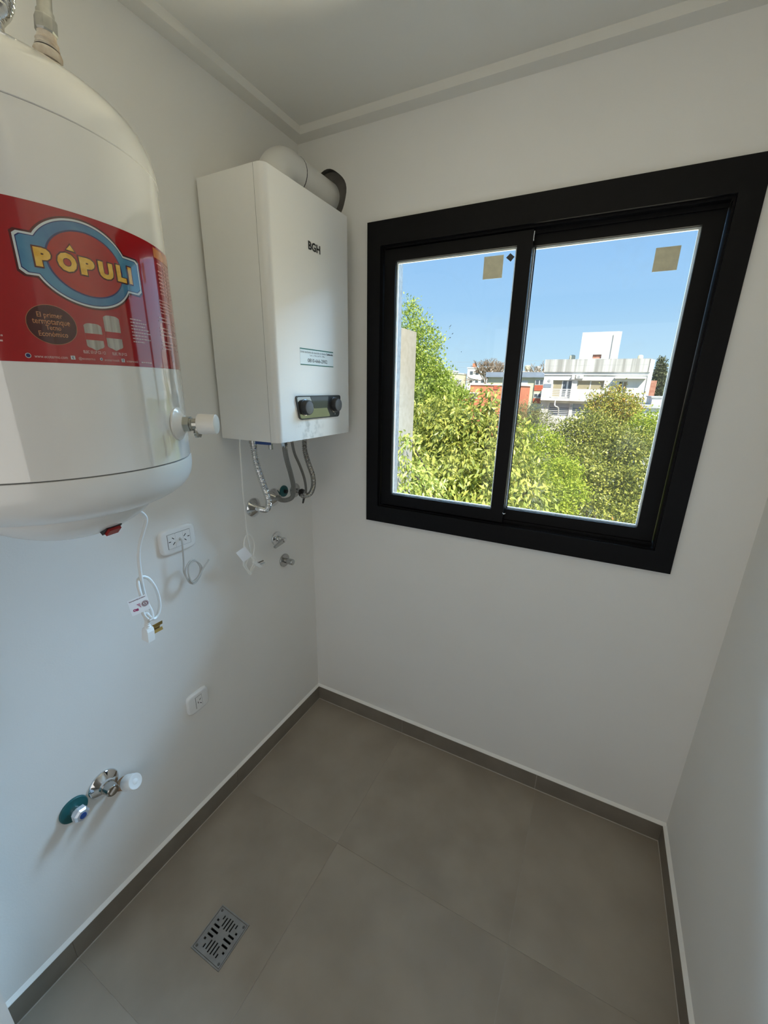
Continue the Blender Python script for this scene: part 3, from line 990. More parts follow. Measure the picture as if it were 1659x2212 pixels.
pan = B().prism(rpoly([(-0.3905, 1.5402), (-0.3740, 1.4660), (-0.1490, 1.4660), (-0.1375, 1.5402)], 0.012), 0.004, FR(0.0)).bevel(0.001, 1, 50).make('control_panel', M['panel'], boiler)
B().prism(rpoly([(-0.3850, 1.5365), (-0.3700, 1.4700), (-0.2060, 1.4700), (-0.2260, 1.5000), (-0.2260, 1.5365)], 0.008), 0.0006, FR(0.0040)).make('mirror_strip', M['mirror'], pan)
B().prism([(-0.3180, 1.5370), (-0.2960, 1.4990), (-0.2160, 1.4990), (-0.2160, 1.5370)], 0.0012, FR(0.0041)).make('display', M['lcd'], pan)
B().prism([(-0.2160, 1.5370), (-0.2165, 1.4990), (-0.2020, 1.4990), (-0.2020, 1.5370)], 0.0016, FR(0.0041)).make('display_edge', M['knob'], pan)
b = B()
put_text(b, 'o', -0.1775, 1.4740, 0.003, 0.005, FR(0.0043), 0.02)
b.make('knob_mark', M['palew'], pan, fix=False)
for y, z in ((-0.3450, 1.5040), (-0.1790, 1.5080)):
    k = B().lathe([(0.003, 0.0262), (0.006, 0.0262), (0.007, 0.0240), (0.0195, 0.0232), (0.0215, 0.0218)], (XF, y, z), (1, 0, 0), 40).make('knob', M['knob'], pan, True)
    B().lathe([(0.0212, 0.0200), (0.0222, 0.0196), (0.0225, 0.0185)], (XF, y, z), (1, 0, 0), 40).make('knob_face', M['knobcap'], k, True)
# connections under the box
B().lathe([(0, 0.0135), (0.012, 0.0135), (0.013, 0.011), (0.022, 0.011)], (0.115, -0.4420, ZB), (0, 0, -1), 24).make('inlet_stub', M['dchrome'], boiler, True)
vl = B().prism(rpoly([(0.098, -0.011), (0.140, -0.010), (0.182, -0.0045), (0.182, 0.0045), (0.140, 0.010), (0.098, 0.011)], 0.004), 0.011, lambda x, y, d: (x, -0.436 + y, 1.3890 + d * 1.0)).bevel(0.0015, 1).make('inlet_lever', M['bluecap'], boiler)
B().lathe([(0, 0.007), (0.017, 0.007), (0.018, 0.006)], (0.172, -0.4250, 1.3905), (0, 0, -1), 20).make('lever_screw', M['dchrome'], boiler, True)
for x, y, r in ((0.170, -0.3600, 0.0115), (0.140, -0.2835, 0.0080), (0.140, -0.2111, 0.0120)):
    B().lathe([(0, r + 0.002), (0.014, r + 0.002), (0.015, r)], (x, y, ZB + 0.001), (0, 0, -1), facet=6).make('pipe_union', M['dchrome'], boiler)
# power cord, bundled, with plug and white tag
cp = [(0.080, -0.4625, ZB + 0.002), (0.079, -0.4655, 1.375), (0.075, -0.4628, 1.325), (0.070, -0.4608, 1.2301), (0.065, -0.4549, 1.1294), (0.060, -0.4495, 1.0757), (0.058, -0.4430, 1.0200), (0.058, -0.4400, 0.985)]
c2 = B().tube(cp, 0.0026, 8, 0.006)
r_ = random.Random(3)
lpz = []
for t in range(46):                       # flat oval turns of the bundle
    a = t / 46 * 2 * PI * 3.2 + PI / 2
    wv = 0.019 + 0.007 * math.sin(t * 0.55)
    lpz.append((0.057 + 0.005 * math.sin(t * 1.3), -0.4475 + wv * math.cos(a), 0.962 + 0.038 * math.sin(a) - 0.0003 * t))
c2.tube(lpz, 0.0024, 8, 0.006)
c2.tube([(0.060, -0.4660, 1.000), (0.061, -0.4700, 1.0250), (0.060, -0.4660, 1.0500), (0.058, -0.4520, 1.0640), (0.056, -0.4350, 1.0620), (0.056, -0.4210, 1.0400), (0.057, -0.4180, 1.0150), (0.058, -0.4270, 0.9850), (0.058, -0.4330, 0.9600), (0.058, -0.4250, 0.950)], 0.0026, 8, 0.006)
cb = c2.make('power_cord', M['greycord'], boiler, True)
tgb = tagmap((0.0680, -0.5150, 1.0235), (-0.004, 0.0330, -0.0480), (0.0, 0.0420, 0.0090), (1, 0, 0))
B().prism([(0, 0), (1, 0), (1, 1), (0, 1)], 0.0004, tgb).make('paper_tag', M['paper'], cb)
plug(cb, (0.060, -0.4330, 0.9570), (0.0, 0.55, -0.5), (0.35, 1.0, 0.15), 0.95, 'dchrome')

# flue: elbow, pipe through the wall hole
flue = thing('flue_pipe', 'white flue elbow and pipe from the gas water heater into the wall hole', 'flue pipe', (0.111, -0.268, ZT))
FX, FZ = 0.111, 2.2105
el = [(FX, -0.268, ZT - 0.001), (FX, -0.268, FZ - 0.062)]
for k in range(1, 9):
    a = PI / 2 * k / 8
    el.append((FX, -0.268 + 0.062 * (1 - math.cos(a)), FZ - 0.062 + 0.062 * math.sin(a)))
el.append((FX, -0.172, FZ))
B().tube(el, 0.0535, 36, 0.008).make('elbow', M['pvc'], flue, True)
B().tube([(FX, -0.1735, FZ), (FX, -0.1705, FZ)], 0.0538, 36, smooth=False).make('joint_seal', M['ink'], flue)
B().lathe([(-0.1710, 0.0530), (-0.150, 0.0530), (-0.146, 0.0520), (-0.120, 0.0520)], (FX, 0, FZ), (0, 1, 0), 36).make('collar', M['pvc'], flue, True)
B().lathe([(-0.1205, 0.0508), (0.030, 0.0508)], (FX, 0, FZ), (0, 1, 0), 36).make('pipe', M['pvc'], flue, True)
B().lathe([(0.016, 0.0764), (0.040, 0.0764)], (HOLE[0], 0, HOLE[1]), (0, 1, 0), 36).make('mortar_backing', M['void'], flue, True)

# ================================================================== HOSES, ROSES AND VALVES BELOW THE BOX
def hose(pts, rf, m_, label, seg=14, step=0.0012, r_end=0.0095, ends=True):
    t = thing('flexible_hose', label, 'hose', pts[-1], 'hoses under the gas water heater')
    B().tube(pts, rf, seg, step).make('hose', m_, t, True)
    if ends:
        for i, j in ((0, 1), (-1, -2)):
            p, q = Vector(pts[i]), Vector(pts[j])
            B().lathe([(0, r_end), (0.010, r_end), (0.011, r_end - 0.002), (0.016, r_end - 0.002)], p, (q - p), facet=6).make('end_nut', M['dchrome'], t)
    return t


cor = lambda r, a, p: (lambda L: r + a * math.sin(2 * PI * L / p))
hose([(0.115, -0.4420, 1.3815), (0.118, -0.4414, 1.3354), (0.120, -0.4304, 1.2895), (0.120, -0.4154, 1.2446), (0.119, -0.4005, 1.2041), (0.115, -0.3925, 1.1760), (0.101, -0.3880, 1.1515),
      (0.070, -0.3800, 1.1440), (0.026, -0.3560, 1.1350)], cor(0.0098, 0.0019, 0.0066), M['chrome'], 'shiny corrugated hose nearest the electric heater, bending to the chrome wall rose')
hose([(0.170, -0.3590, 1.3890), (0.165, -0.3447, 1.3324), (0.160, -0.3214, 1.2748), (0.150, -0.2983, 1.2245), (0.136, -0.2876, 1.1807), (0.112, -0.2920, 1.1640), (0.080, -0.2900, 1.1590), (0.026, -0.2480, 1.1500)],
     0.0086, M['braid'], 'thick smooth braided grey hose curving to the second chrome rose', 16, 0.006, 0.0115)
hose([(0.140, -0.2835, 1.3890), (0.139, -0.2696, 1.3373), (0.130, -0.2296, 1.2818), (0.120, -0.1955, 1.2274), (0.100, -0.1629, 1.1756), (0.084, -0.1500, 1.1500)],
     0.0050, M['braid'], 'thin smooth dark hose between the thick hose and the last corrugated hose', 14, 0.006, 0.0075)
hose([(0.140, -0.2111, 1.3890), (0.140, -0.2097, 1.3369), (0.140, -0.1918, 1.2873), (0.135, -0.1624, 1.2358), (0.125, -0.1468, 1.1906), (0.104, -0.1400, 1.1545), (0.080, -0.1430, 1.1410), (0.062, -0.1460, 1.1405)],
     cor(0.0086, 0.0017, 0.0066), M['steel'], 'dull corrugated hose nearest the window wall, ending at the black valve')


def rose(loc, r, hgt, m_, label, neck=0.010, kind='bell', name='wall_rose', group='pipe wall roses', cat='wall rose'):
    t = thing(name, label, cat, loc, group)
    if kind == 'bell':
        pr = [(0, r), (0.003, r), (0.006, r * 0.94), (hgt * 0.75, r * 0.52), (hgt, neck + 0.002), (hgt, neck)]
    else:
        pr = [(0, r), (0.003, r), (0.0055, r * 0.95), (0.007, r * 0.6), (0.0075, neck)]
    B().lathe(pr, loc, (1, 0, 0), 40).make('flange', m_, t, True)
    return t


RX = (1, 0, 0)
t = rose((0.0, -0.3520, 1.1335), 0.0365, 0.028, M['chrome'], 'chrome conical wall rose under the shiny corrugated hose', 0.010)
B().lathe([(0.0, 0.0095), (0.036, 0.0095)], (0, -0.3520, 1.1335), RX, 20).make('nipple', M['dchrome'], t, True)
t = rose((0.0, -0.2435, 1.1480), 0.0360, 0.027, M['chrome'], 'chrome conical wall rose behind the thick braided hose', 0.011)
B().lathe([(0.0, 0.0105), (0.034, 0.0105)], (0, -0.2435, 1.1480), RX, 20).make('nipple', M['dchrome'], t, True)
t = rose((0.0, -0.1820, 1.1595), 0.0235, 0.010, M['teal'], 'small teal plastic wall plug between the hoses under the gas heater', 0.009, 'flat', 'pipe_plug', None, 'pipe plug')
B().lathe([(0.004, 0.0085), (0.018, 0.0085), (0.0185, 0.006)], (0, -0.1820, 1.1595), RX, facet=6).make('plug_head', M['knob'], t)
t = rose((0.0, -0.1125, 1.1480), 0.0300, 0.014, M['dchrome'], 'satin wall rose nearest the window wall, behind the black valve', 0.012, 'flat')
B().lathe([(0.004, 0.0095), (0.040, 0.0095)], (0, -0.1125, 1.1480), RX, 20).make('nipple', M['dchrome'], t, True)
gv = thing('gas_valve', 'small black gas shut-off valve joining two hoses by the window wall', 'valve', (0.050, -0.1400, 1.1400))
B().lathe([(0, 0.0140), (0.016, 0.0140), (0.018, 0.0100), (0.030, 0.0100)], (0.040, -0.1130, 1.1475), (0.45, -0.75, -0.20), facet=8).make('valve_body', M['knob'], gv)
B().lathe([(0, 0.0130), (0.012, 0.0130), (0.014, 0.0095), (0.020, 0.0095)], (0.052, -0.1330, 1.1425), (0.3, -0.5, 0.9), facet=8).make('valve_outlet', M['knob'], gv)
B().prism(rpoly([(-0.004, -0.006), (0.030, -0.0035), (0.030, 0.0035), (-0.004, 0.006)], 0.002), 0.004, lambda x, y, d: (0.0640 + d, -0.1330 - y - x * 0.35, 1.1350 - x * 0.9)).bevel(0.001, 1).make('lever', M['knob'], gv)
# lever tap and capped stub
lt = rose((0.0, -0.2420, 0.9740), 0.0285, 0.012, M['chrome'], 'chrome stop tap with a lever handle below the hoses', 0.012, 'bell', 'stop_tap', None, 'tap')
B().lathe([(0.008, 0.0115), (0.026, 0.0110), (0.028, 0.0090), (0.036, 0.0090)], (0, -0.2420, 0.9740), RX, 24).make('spindle', M['chrome'], lt, True)
B().lathe([(0.030, 0.0098), (0.046, 0.0098), (0.048, 0.0080)], (0, -0.2410, 0.9745), RX, 24).make('handle_hub', M['chrome'], lt, True)
B().prism(rpoly([(-0.006, -0.0095), (0.030, -0.0070), (0.056, -0.0045), (0.056, 0.0045), (0.030, 0.0070), (-0.006, 0.0095)], 0.003), 0.009,
          lambda x, y, d: (0.036 + d - 0.1 * x, -0.2410 - x * 0.93 - y * 0.30, 0.9745 - x * 0.30 + y * 0.93)).bevel(0.002, 2).make('lever', M['dchrome'], lt, True)
ct = rose((0.0, -0.2030, 0.8620), 0.0285, 0.010, M['dchrome'], 'satin round wall rose with a plain capped stub, lowest of the group under the hoses', 0.012, 'flat', 'capped_outlet', None, 'pipe outlet')
B().lathe([(0.004, 0.0105), (0.028, 0.0105), (0.029, 0.0125), (0.046, 0.0125), (0.048, 0.0110)], (0, -0.2030, 0.8620), RX, 24).make('stub', M['dchrome'], ct, True)

# lower left fittings near the floor
tt = rose((0.0, -1.0865, 0.4725), 0.0345, 0.012, M['teal'], 'faceted tap handle on a teal round flange low on the left wall', 0.014, 'flat', 'wall_tap', None, 'tap')
B().lathe([(0.004, 0.0130), (0.014, 0.0125), (0.016, 0.0155), (0.020, 0.0155)], (0, -1.0865, 0.4725), RX, 24).make('spindle', M['chrome'], tt, True)
B().lathe([(0.018, 0.0150), (0.024, 0.0205), (0.036, 0.0195), (0.041, 0.0150), (0.0415, 0.0095)], (0, -1.0865, 0.4725), (1, 0.06, 0.0), facet=7).make('handle', M['tap'], tt)
B().lathe([(0.041, 0.0085), (0.0432, 0.0080), (0.0436, 0.0060)], (0, -1.0865, 0.4725), (1, 0.06, 0), 20).make('handle_button', M['bluecap'], tt, True)
bc = rose((0.0, -1.0080, 0.4790), 0.0405, 0.022, M['chrome'], 'large chrome bell rose with a plug, between the teal tap and the white capped pipe', 0.0175, 'bell', 'drain_outlet', None, 'pipe outlet')
B().lathe([(0.015, 0.0172), (0.046, 0.0165), (0.048, 0.0145)], (0, -1.0080, 0.4790), RX, 30).make('plug', M['dchrome'], bc, True)
B().prism([(-0.010, -0.0022), (0.010, -0.0022), (0.010, 0.0022), (-0.010, 0.0022)], 0.004, lambda x, y, d: (0.047 + d, -1.0080 + x * 0.8 - y * 0.6, 0.4790 + x * 0.6 + y * 0.8)).make('plug_slot_bar', M['chrome'], bc)
wc = thing('capped_pipe', 'rusty threaded pipe stub with a white plastic cap, rightmost of the low wall fittings', 'pipe outlet', (0.0, -0.9660, 0.4320))
wd = Vector((0.060, 0.014, 0.030)).normalized()
B().lathe([(-0.008, 0.0185), (0.010, 0.0180), (0.013, 0.0195), (0.016, 0.0178), (0.019, 0.0195), (0.022, 0.0178), (0.026, 0.0190), (0.030, 0.0175)], (0.0, -0.9660, 0.4320), wd, 24).make('threaded_stub', M['rust'], wc, True)
B().lathe([(0.026, 0.0215), (0.028, 0.0225), (0.060, 0.0222), (0.063, 0.0205), (0.0632, 0.0180), (0.0625, 0.0165), (0.0622, 0.0080), (0.0630, 0.0070)], (0.0, -0.9660, 0.4320), wd, 32).make('cap', M['plastic'], wc, True)


# ================================================================== SOCKETS
def socket_plate(y0, y1, z0, z1, label, modules, name='power_outlet'):
    t = thing(name, label, 'power outlet', (0, (y0 + y1) / 2, (z0 + z1) / 2), 'wall power outlets')
    cy, cz, hw, hh = (y0 + y1) / 2, (z0 + z1) / 2, (y1 - y0) / 2, (z1 - z0) / 2
    pts = []
    for k in range(40):                        # soft superellipse outline
        a = 2 * PI * k / 40
        c, s = math.cos(a), math.sin(a)
        pts.append((cy + hw * math.copysign(abs(c) ** 0.36, c), cz + hh * math.copysign(abs(s) ** 0.40, s)))
    bm_ = B()
    rings = []
    for k, (h_, sc) in enumerate(((0, 1.0), (0.005, 0.995), (0.0085, 0.965), (0.0105, 0.90), (0.0112, 0.80))):
        rings.append([bm_.bm.verts.new((h_, cy + (p[0] - cy) * (1 - (1 - sc) * hh / hw), cz + (p[1] - cz) * sc)) for p in pts])
    for A, C in zip(rings, rings[1:]):
        for i in range(40):
            j = (i + 1) % 40
            bm_.bm.faces.new((A[i], A[j], C[j], C[i]))
    bm_.bm.faces.new(rings[-1])
    bm_.make('cover_plate', M['plastic'], t, True)
    my0, my1, mz0, mz1 = modules['rect']
    n = modules['n']
    X = lambda off: (lambda y, z, d=0: (off + d, y, z))
    B().prism([(my0 - 0.0008, mz0 - 0.0008), (my1 + 0.0008, mz0 - 0.0008), (my1 + 0.0008, mz1 + 0.0008), (my0 - 0.0008, mz1 + 0.0008)], 0.0006, X(0.0110)).make('module_gap', M['seam'], t)
    w_ = (my1 - my0) / n
    mods = []
    for i in range(n):
        mods.append(B().prism([(my0 + w_ * i + 0.0003, mz0), (my0 + w_ * (i + 1) - 0.0003, mz0), (my0 + w_ * (i + 1) - 0.0003, mz1), (my0 + w_ * i + 0.0003, mz1)], 0.0012, X(0.0112)).make('module', M['plastic'], t))
    for i, y, z, a, l in modules['slots']:
        dy, dz, ww = math.cos(a) * l / 2, math.sin(a) * l / 2, 0.0011
        ny, nz = -math.sin(a) * ww, math.cos(a) * ww
        B().prism([(y - dy - ny, z - dz - nz), (y + dy - ny, z + dz - nz), (y + dy + ny, z + dz + nz), (y - dy + ny, z - dz + nz)], 0.0004, X(0.01225)).make('slot', M['hole'], mods[i])
    B().box((0.0025, y0 + 0.0006, cz - 0.0035), (0.0055, y0 + 0.003, cz + 0.0035)).make('release_slot', M['hole'], t)
    return t


socket_plate(-0.7370, -0.6165, 1.0745, 1.1555, 'wide white socket plate with two sockets and a cable coming out, upper of the two', dict(rect=(-0.7140, -0.6375, 1.0946, 1.1390), n=3, slots=[
    (0, -0.6965, 1.1250, -0.75, 0.0085), (0, -0.7080, 1.1165, 0.0, 0.0070), (0, -0.6950, 1.1085, 0.75, 0.0105),
    (2, -0.6565, 1.1245, 0.75, 0.0100), (2, -0.6440, 1.1172, 0.0, 0.0070), (2, -0.6560, 1.1090, -0.75, 0.0085), (1, -0.6750, 1.1165, 1.57, 0.0085)]))
socket_plate(-0.7305, -0.6465, 0.4795, 0.5565, 'small white single socket plate low on the left wall above the skirting', dict(rect=(-0.7010, -0.6770, 0.4960, 0.5400), n=1, slots=[
    (0, -0.6845, 0.5250, 0.75, 0.0080), (0, -0.6930, 0.5165, 1.57, 0.0070), (0, -0.6835, 0.5085, -0.75, 0.0080)]))
lc = B().tube([(0.012, -0.6750, 1.1180), (0.022, -0.6760, 1.1150), (0.030, -0.6815, 1.0980), (0.031, -0.6848, 1.0600), (0.030, -0.6860, 1.0400), (0.031, -0.6895, 1.0150), (0.033, -0.6800, 0.9880), (0.034, -0.6640, 0.9740),
               (0.034, -0.6420, 0.9850), (0.033, -0.6320, 1.0080), (0.032, -0.6450, 1.0380), (0.032, -0.6630, 1.0430), (0.034, -0.6840, 1.0250), (0.037, -0.6880, 1.0000), (0.037, -0.6760, 0.9730),
               (0.037, -0.6580, 0.9680), (0.036, -0.6370, 0.9860), (0.034, -0.6270, 1.0080), (0.033, -0.6400, 1.0320), (0.033, -0.6580, 1.0390), (0.036, -0.6760, 1.0260), (0.040, -0.6800, 0.9980), (0.041, -0.6730, 0.9760),
               (0.042, -0.6560, 0.9800), (0.040, -0.6300, 1.0020), (0.038, -0.6000, 1.0250)], 0.0026, 8, 0.005).make('loose_cable', M['cable'], None, True)
tag(lc, 'thin grey cable coiled once, hanging out of the upper socket plate', 'cable')

# ================================================================== FLOOR DRAIN
dr = thing('floor_drain', 'square stainless floor drain grate with radiating slots set in the tiles', 'drain', (0.330, -0.9472, 0.0))
B().holed((0.2735, -1.0060, 0.3865, -0.8885), [(0.2770, -1.0025, 0.3830, -0.8920)], 0.016, lambda x, y, d: (x, y, -0.0145 + d)).make('frame', M['drain'], dr)
cx, cy, q = 0.330, -0.94725, 0.0515
holes = []
sp = 0.0102
for k, (a0, a1) in {1: (0.0150, 0.0440), 2: (0.0180, 0.0410), 3: (0.0320, 0.0420)}.items():     # slots along y at both ends
    for sk in (1, -1):
        x = cx + sk * (k - 0.5) * sp
        for sgn in (1, -1):
            y0, y1 = sorted((cy + sgn * a0, cy + sgn * a1))
            holes.append((x - 0.0021, y0, x + 0.0021, y1))
for k, (a0, a1) in {0: (0.0120, 0.0400), 1: (0.0185, 0.0400), 2: (0.0340, 0.0410)}.items():     # slots along x at both sides
    for sk in ((1, -1) if k else (1,)):
        y = cy + sk * k * 0.0122
        for sgn in (1, -1):
            x0, x1 = sorted((cx + sgn * a0, cx + sgn * a1))
            holes.append((x0, y - 0.0028, x1, y + 0.0028))


def overl(a, b):
    return a[0] < b[2] and b[0] < a[2] and a[1] < b[3] and b[1] < a[3]


keep = []
for h_ in holes:
    if not any(overl(h_, o_) for o_ in keep):
        keep.append(h_)
B().holed((0.2785, -1.0010, 0.3815, -0.8935), keep, 0.003, lambda x, y, d: (x, y, -0.0022 + d)).make('grate', M['drain'], dr)
for sx_ in (-1, 1):
    for sy_ in (-1, 1):
        B().lathe([(0, 0.0038), (0.0008, 0.0030), (0.0008, 0.0)], (cx + sx_ * 0.045, cy + sy_ * 0.047, 0.0007), seg=14).make('screw', M['seam'], dr)
B().box((0.278, -1.0015, -0.046), (0.382, -0.893, -0.030)).make('sump', M['hole'], dr)


# ================================================================== OUTSIDE
GZ = -8.0
M['ground'] = mat('garden_ground', (0.10, 0.13, 0.05), 0.95, scale=0.4, col2=(0.19, 0.21, 0.09))
gb = B()
gb.quad((-160, 0.4, GZ), (160, 0.4, GZ), (160, 260, GZ), (-160, 260, GZ))
tag(gb.make('ground', M['ground']), kind='structure')

pw = B().box((-1.82, 0.18, GZ), (-1.60, 4.84, 2.37)).bevel(0.006, 1).make('party_wall', M['white_ext'])
tag(pw, 'white plastered side wall standing outside the window at far left', 'wall')

# ---- foliage
LM = {
    'broad': leaf_mat('broad_leaves', [(0.16, 0.20, 0.03), (0.34, 0.38, 0.07), (0.50, 0.52, 0.11), (0.62, 0.58, 0.13)], 0.36),
    'light': leaf_mat('light_leaves', [(0.28, 0.38, 0.05), (0.44, 0.54, 0.09), (0.62, 0.66, 0.17)], 0.5, 0.35),
    'bright': leaf_mat('bright_leaves', [(0.28, 0.38, 0.03), (0.45, 0.54, 0.05), (0.60, 0.62, 0.09)], 0.5, 0.35),
    'dark': leaf_mat('dense_leaves', [(0.10, 0.13, 0.02), (0.24, 0.27, 0.05), (0.40, 0.41, 0.07), (0.60, 0.57, 0.13)], 0.34),
    'gold': leaf_mat('golden_leaves', [(0.20, 0.23, 0.03), (0.36, 0.38, 0.06), (0.50, 0.49, 0.09), (0.58, 0.50, 0.09), (0.62, 0.32, 0.06)], 0.5, 0.3),
    'dull': leaf_mat('dull_leaves', [(0.20, 0.21, 0.08), (0.32, 0.32, 0.12), (0.40, 0.38, 0.15)], 0.6, 0.3),
    'cypress': leaf_mat('cypress_leaves', [(0.055, 0.075, 0.03), (0.10, 0.12, 0.05), (0.15, 0.16, 0.07)], 0.7, 0.1),
}
M['bark'] = mat('bark', (0.075, 0.055, 0.040), 0.9, scale=12, col2=(0.14, 0.11, 0.085), bump=0.5, bscale=20, bdist=0.02)
M['twig'] = mat('bare_twigs', (0.30, 0.22, 0.15), 0.9, var=0.15, scale=4)


def leaf_cloud(blobs, n, size, clump=0.35, per=14, droop=0.5, aspect=2.6, seed=1, spread=None, fold=True, up=0.35):
    """numpy leaves in clumps on the outer shells of ellipsoid blobs -> verts, faces."""
    rng = np.random.default_rng(seed)
    vol = np.array([b[3] * b[4] * b[5] for b in blobs]) ** 0.67
    vol /= vol.sum()
    nc = max(1, n // per)
    bi = rng.choice(len(blobs), nc, p=vol)
    Bc = np.array([b[:3] for b in blobs])[bi]
    Br = np.array([b[3:6] for b in blobs])[bi]
    d = rng.normal(size=(nc, 3))
    d /= np.linalg.norm(d, axis=1)[:, None]
    rad = 1.0 - 0.42 * rng.random(nc) ** 2.0
    cen = Bc + d * Br * rad[:, None]
    sp = spread if spread else clump
    pos = np.repeat(cen, per, 0) + rng.normal(size=(nc * per, 3)) * sp * np.array([1, 1, 0.8])
    out = np.repeat(d, per, 0)
    m = len(pos)
    # leaf direction: outward and drooping, with scatter
    ax = out * 0.55 + rng.normal(size=(m, 3)) * 0.65 + np.array([0, 0, -droop])
    ax /= np.linalg.norm(ax, axis=1)[:, None]
    nr = out * 0.5 + np.array([0, 0, up]) + rng.normal(size=(m, 3)) * 0.55
    sd = np.cross(ax, nr)
    sd /= np.linalg.norm(sd, axis=1)[:, None] + 1e-9
    nr = np.cross(sd, ax)
    L = size * rng.uniform(0.65, 1.25, m)[:, None]
    Wd = L / aspect
    if fold:
        v = np.stack([pos, pos + ax * L * .45 + sd * Wd * .5 + nr * Wd * .12, pos + ax * L - nr * L * .10, pos + ax * L * .45 - sd * Wd * .5 + nr * Wd * .12], 1)
        f = np.arange(m * 4).reshape(m, 4)[:, [0, 1, 2, 3]]
        tri = np.concatenate([f[:, [0, 1, 2]], f[:, [0, 2, 3]]])
        return v.reshape(-1, 3), tri
    v = np.stack([pos - sd * Wd * .5, pos + sd * Wd * .5, pos + ax * L], 1)
    return v.reshape(-1, 3), np.arange(m * 3).reshape(m, 3)


def mesh_np(name, v, f, m):
    me = bpy.data.meshes.new(name)
    me.vertices.add(len(v))
    me.vertices.foreach_set('co', np.ascontiguousarray(v, dtype=np.float32).ravel())
    k = f.shape[1]
    me.loops.add(f.size)
    me.loops.foreach_set('vertex_index', np.ascontiguousarray(f, dtype=np.int32).ravel())
    me.polygons.add(len(f))
    me.polygons.foreach_set('loop_start', np.arange(0, f.size, k, dtype=np.int32))
    me.polygons.foreach_set('loop_total', np.full(len(f), k, dtype=np.int32))
    me.update(calc_edges=True)
    me.materials.append(m)
    return me


def tree(name, label, cat, base, blobs, n, size, lm, seed, group='trees and shrubs outside the window', trunk=0.14, **kw):
    t = thing(name, label, cat, base, group)
    r = random.Random(seed)
    top = max(blobs, key=lambda b: b[2] + b[5] * .5)
    bx, by, bz = base
    fork = Vector((bx * .6 + top[0] * .4, by * .6 + top[1] * .4, bz + (min(b[2] for b in blobs) - bz) * 0.7))
    B().tube([base, (bx + .05, by, (bz + fork.z) / 2), fork, (top[0], top[1], top[2])], lambda L: max(0.02, trunk * (1 - L / (abs(top[2] - bz) * 1.25))), 8, 0.35).make('trunk', M['bark'], t, True)
    for b in blobs[:6]:
        B().tube([fork, fork * .5 + Vector(b[:3]) * .5 + Vector((r.uniform(-.2, .2), r.uniform(-.2, .2), r.uniform(0, .3))), b[:3]], lambda L: max(0.012, trunk * .4 - L * .02), 6, 0.3).make('branch', M['bark'], t, True)
    v, f = leaf_cloud(blobs, n, size, seed=seed, **kw)
    o = bpy.data.objects.new('foliage', mesh_np('foliage', v, f, LM[lm]))
    COL.objects.link(o)
    o['kind'] = 'stuff'
    adopt(o, t)
    return t


# big broad-leaved tree just outside, filling the left pane
broad_blobs = [(-2.30, 8.2, 0.10, 0.95, .8, 1.0), (-1.55, 8.0, 0.15, .85, .8, .95), (-1.27, 8.4, 0.72, .26, .4, .78), (-0.75, 8.4, 0.35, .34, .5, .72), (-2.7, 8.8, 0.55, .75, .7, .75),
               (-1.75, 6.4, -0.55, .75, .7, .75), (-1.85, 5.6, -0.15, .26, .5, .62), (-0.95, 6.6, -0.45, .85, .7, .80), (-0.15, 6.6, -0.45, .55, .6, .75), (-1.3, 5.6, -0.95, 1.0, .8, .6), (-0.2, 5.6, -0.95, .7, .7, .5)]
bt = tree('broadleaf_tree', 'large drooping broad-leaved tree filling the lower half of the left pane', 'tree', (-1.5, 8.0, GZ), broad_blobs, 22000, 0.150, 'broad', 3, trunk=0.2, per=10, clump=0.16, droop=0.9)
# its nearest leaves one by one
lv = np.array([(0, 0, 0), (.45, .5 / 2.6, .04), (1, 0, -.1), (.45, -.5 / 2.6, .04)], float)
sprays = [(-1.40, 4.20, 0.86, .10, .12, .16), (-1.39, 4.05, 0.52, .13, .15, .13), (-1.36, 3.90, 0.16, .12, .15, .10), (-1.22, 4.1, 0.30, .16, .2, .25), (-1.05, 4.3, 0.05, .25, .25, .2)]
v_, f_ = leaf_cloud(sprays, 700, 0.095, seed=33, per=7, clump=0.05, droop=0.9)
o_ = bpy.data.objects.new('foliage', mesh_np('foliage', v_, f_, LM['broad']))
COL.objects.link(o_)
o_['kind'] = 'stuff'
adopt(o_, bt)
for b_ in sprays[:4]:
    B().tube([(-1.1, 6.2, -1.0), ((b_[0] - 1.1) / 2, (b_[1] + 6.2) / 2, (b_[2] - 1.1) / 2), b_[:3]], 0.011, 6, 0.2).make('branch', M['bark'], bt, True)
leaf_meshes = [mesh_np('leaf', lv * s, np.array([(0, 1, 2), (0, 2, 3)]), LM['broad']) for s in (0.13, 0.155, 0.18)]
rl = random.Random(9)
for k in range(290):
    bl = broad_blobs[rl.choice((5, 6, 6, 7, 8, 9, 10))]
    while True:
        d = Vector((rl.gauss(0, 1), rl.gauss(-.7, .7), rl.gauss(.3, 1))).normalized()
        if d.y < 0.1:
            break
    o = bpy.data.objects.new('leaf', leaf_meshes[k % 3])
    o.location = (bl[0] + d.x * bl[3] * 1.08, bl[1] + d.y * bl[4] * 1.08, bl[2] + d.z * bl[5] * 1.08)
    ax = (d * .6 + Vector((rl.gauss(0, .6), rl.gauss(0, .6), -0.8 + rl.gauss(0, .4)))).normalized()
    o.rotation_euler = ax.to_track_quat('X', 'Z').to_euler()
    COL.objects.link(o)
    adopt(o, bt)

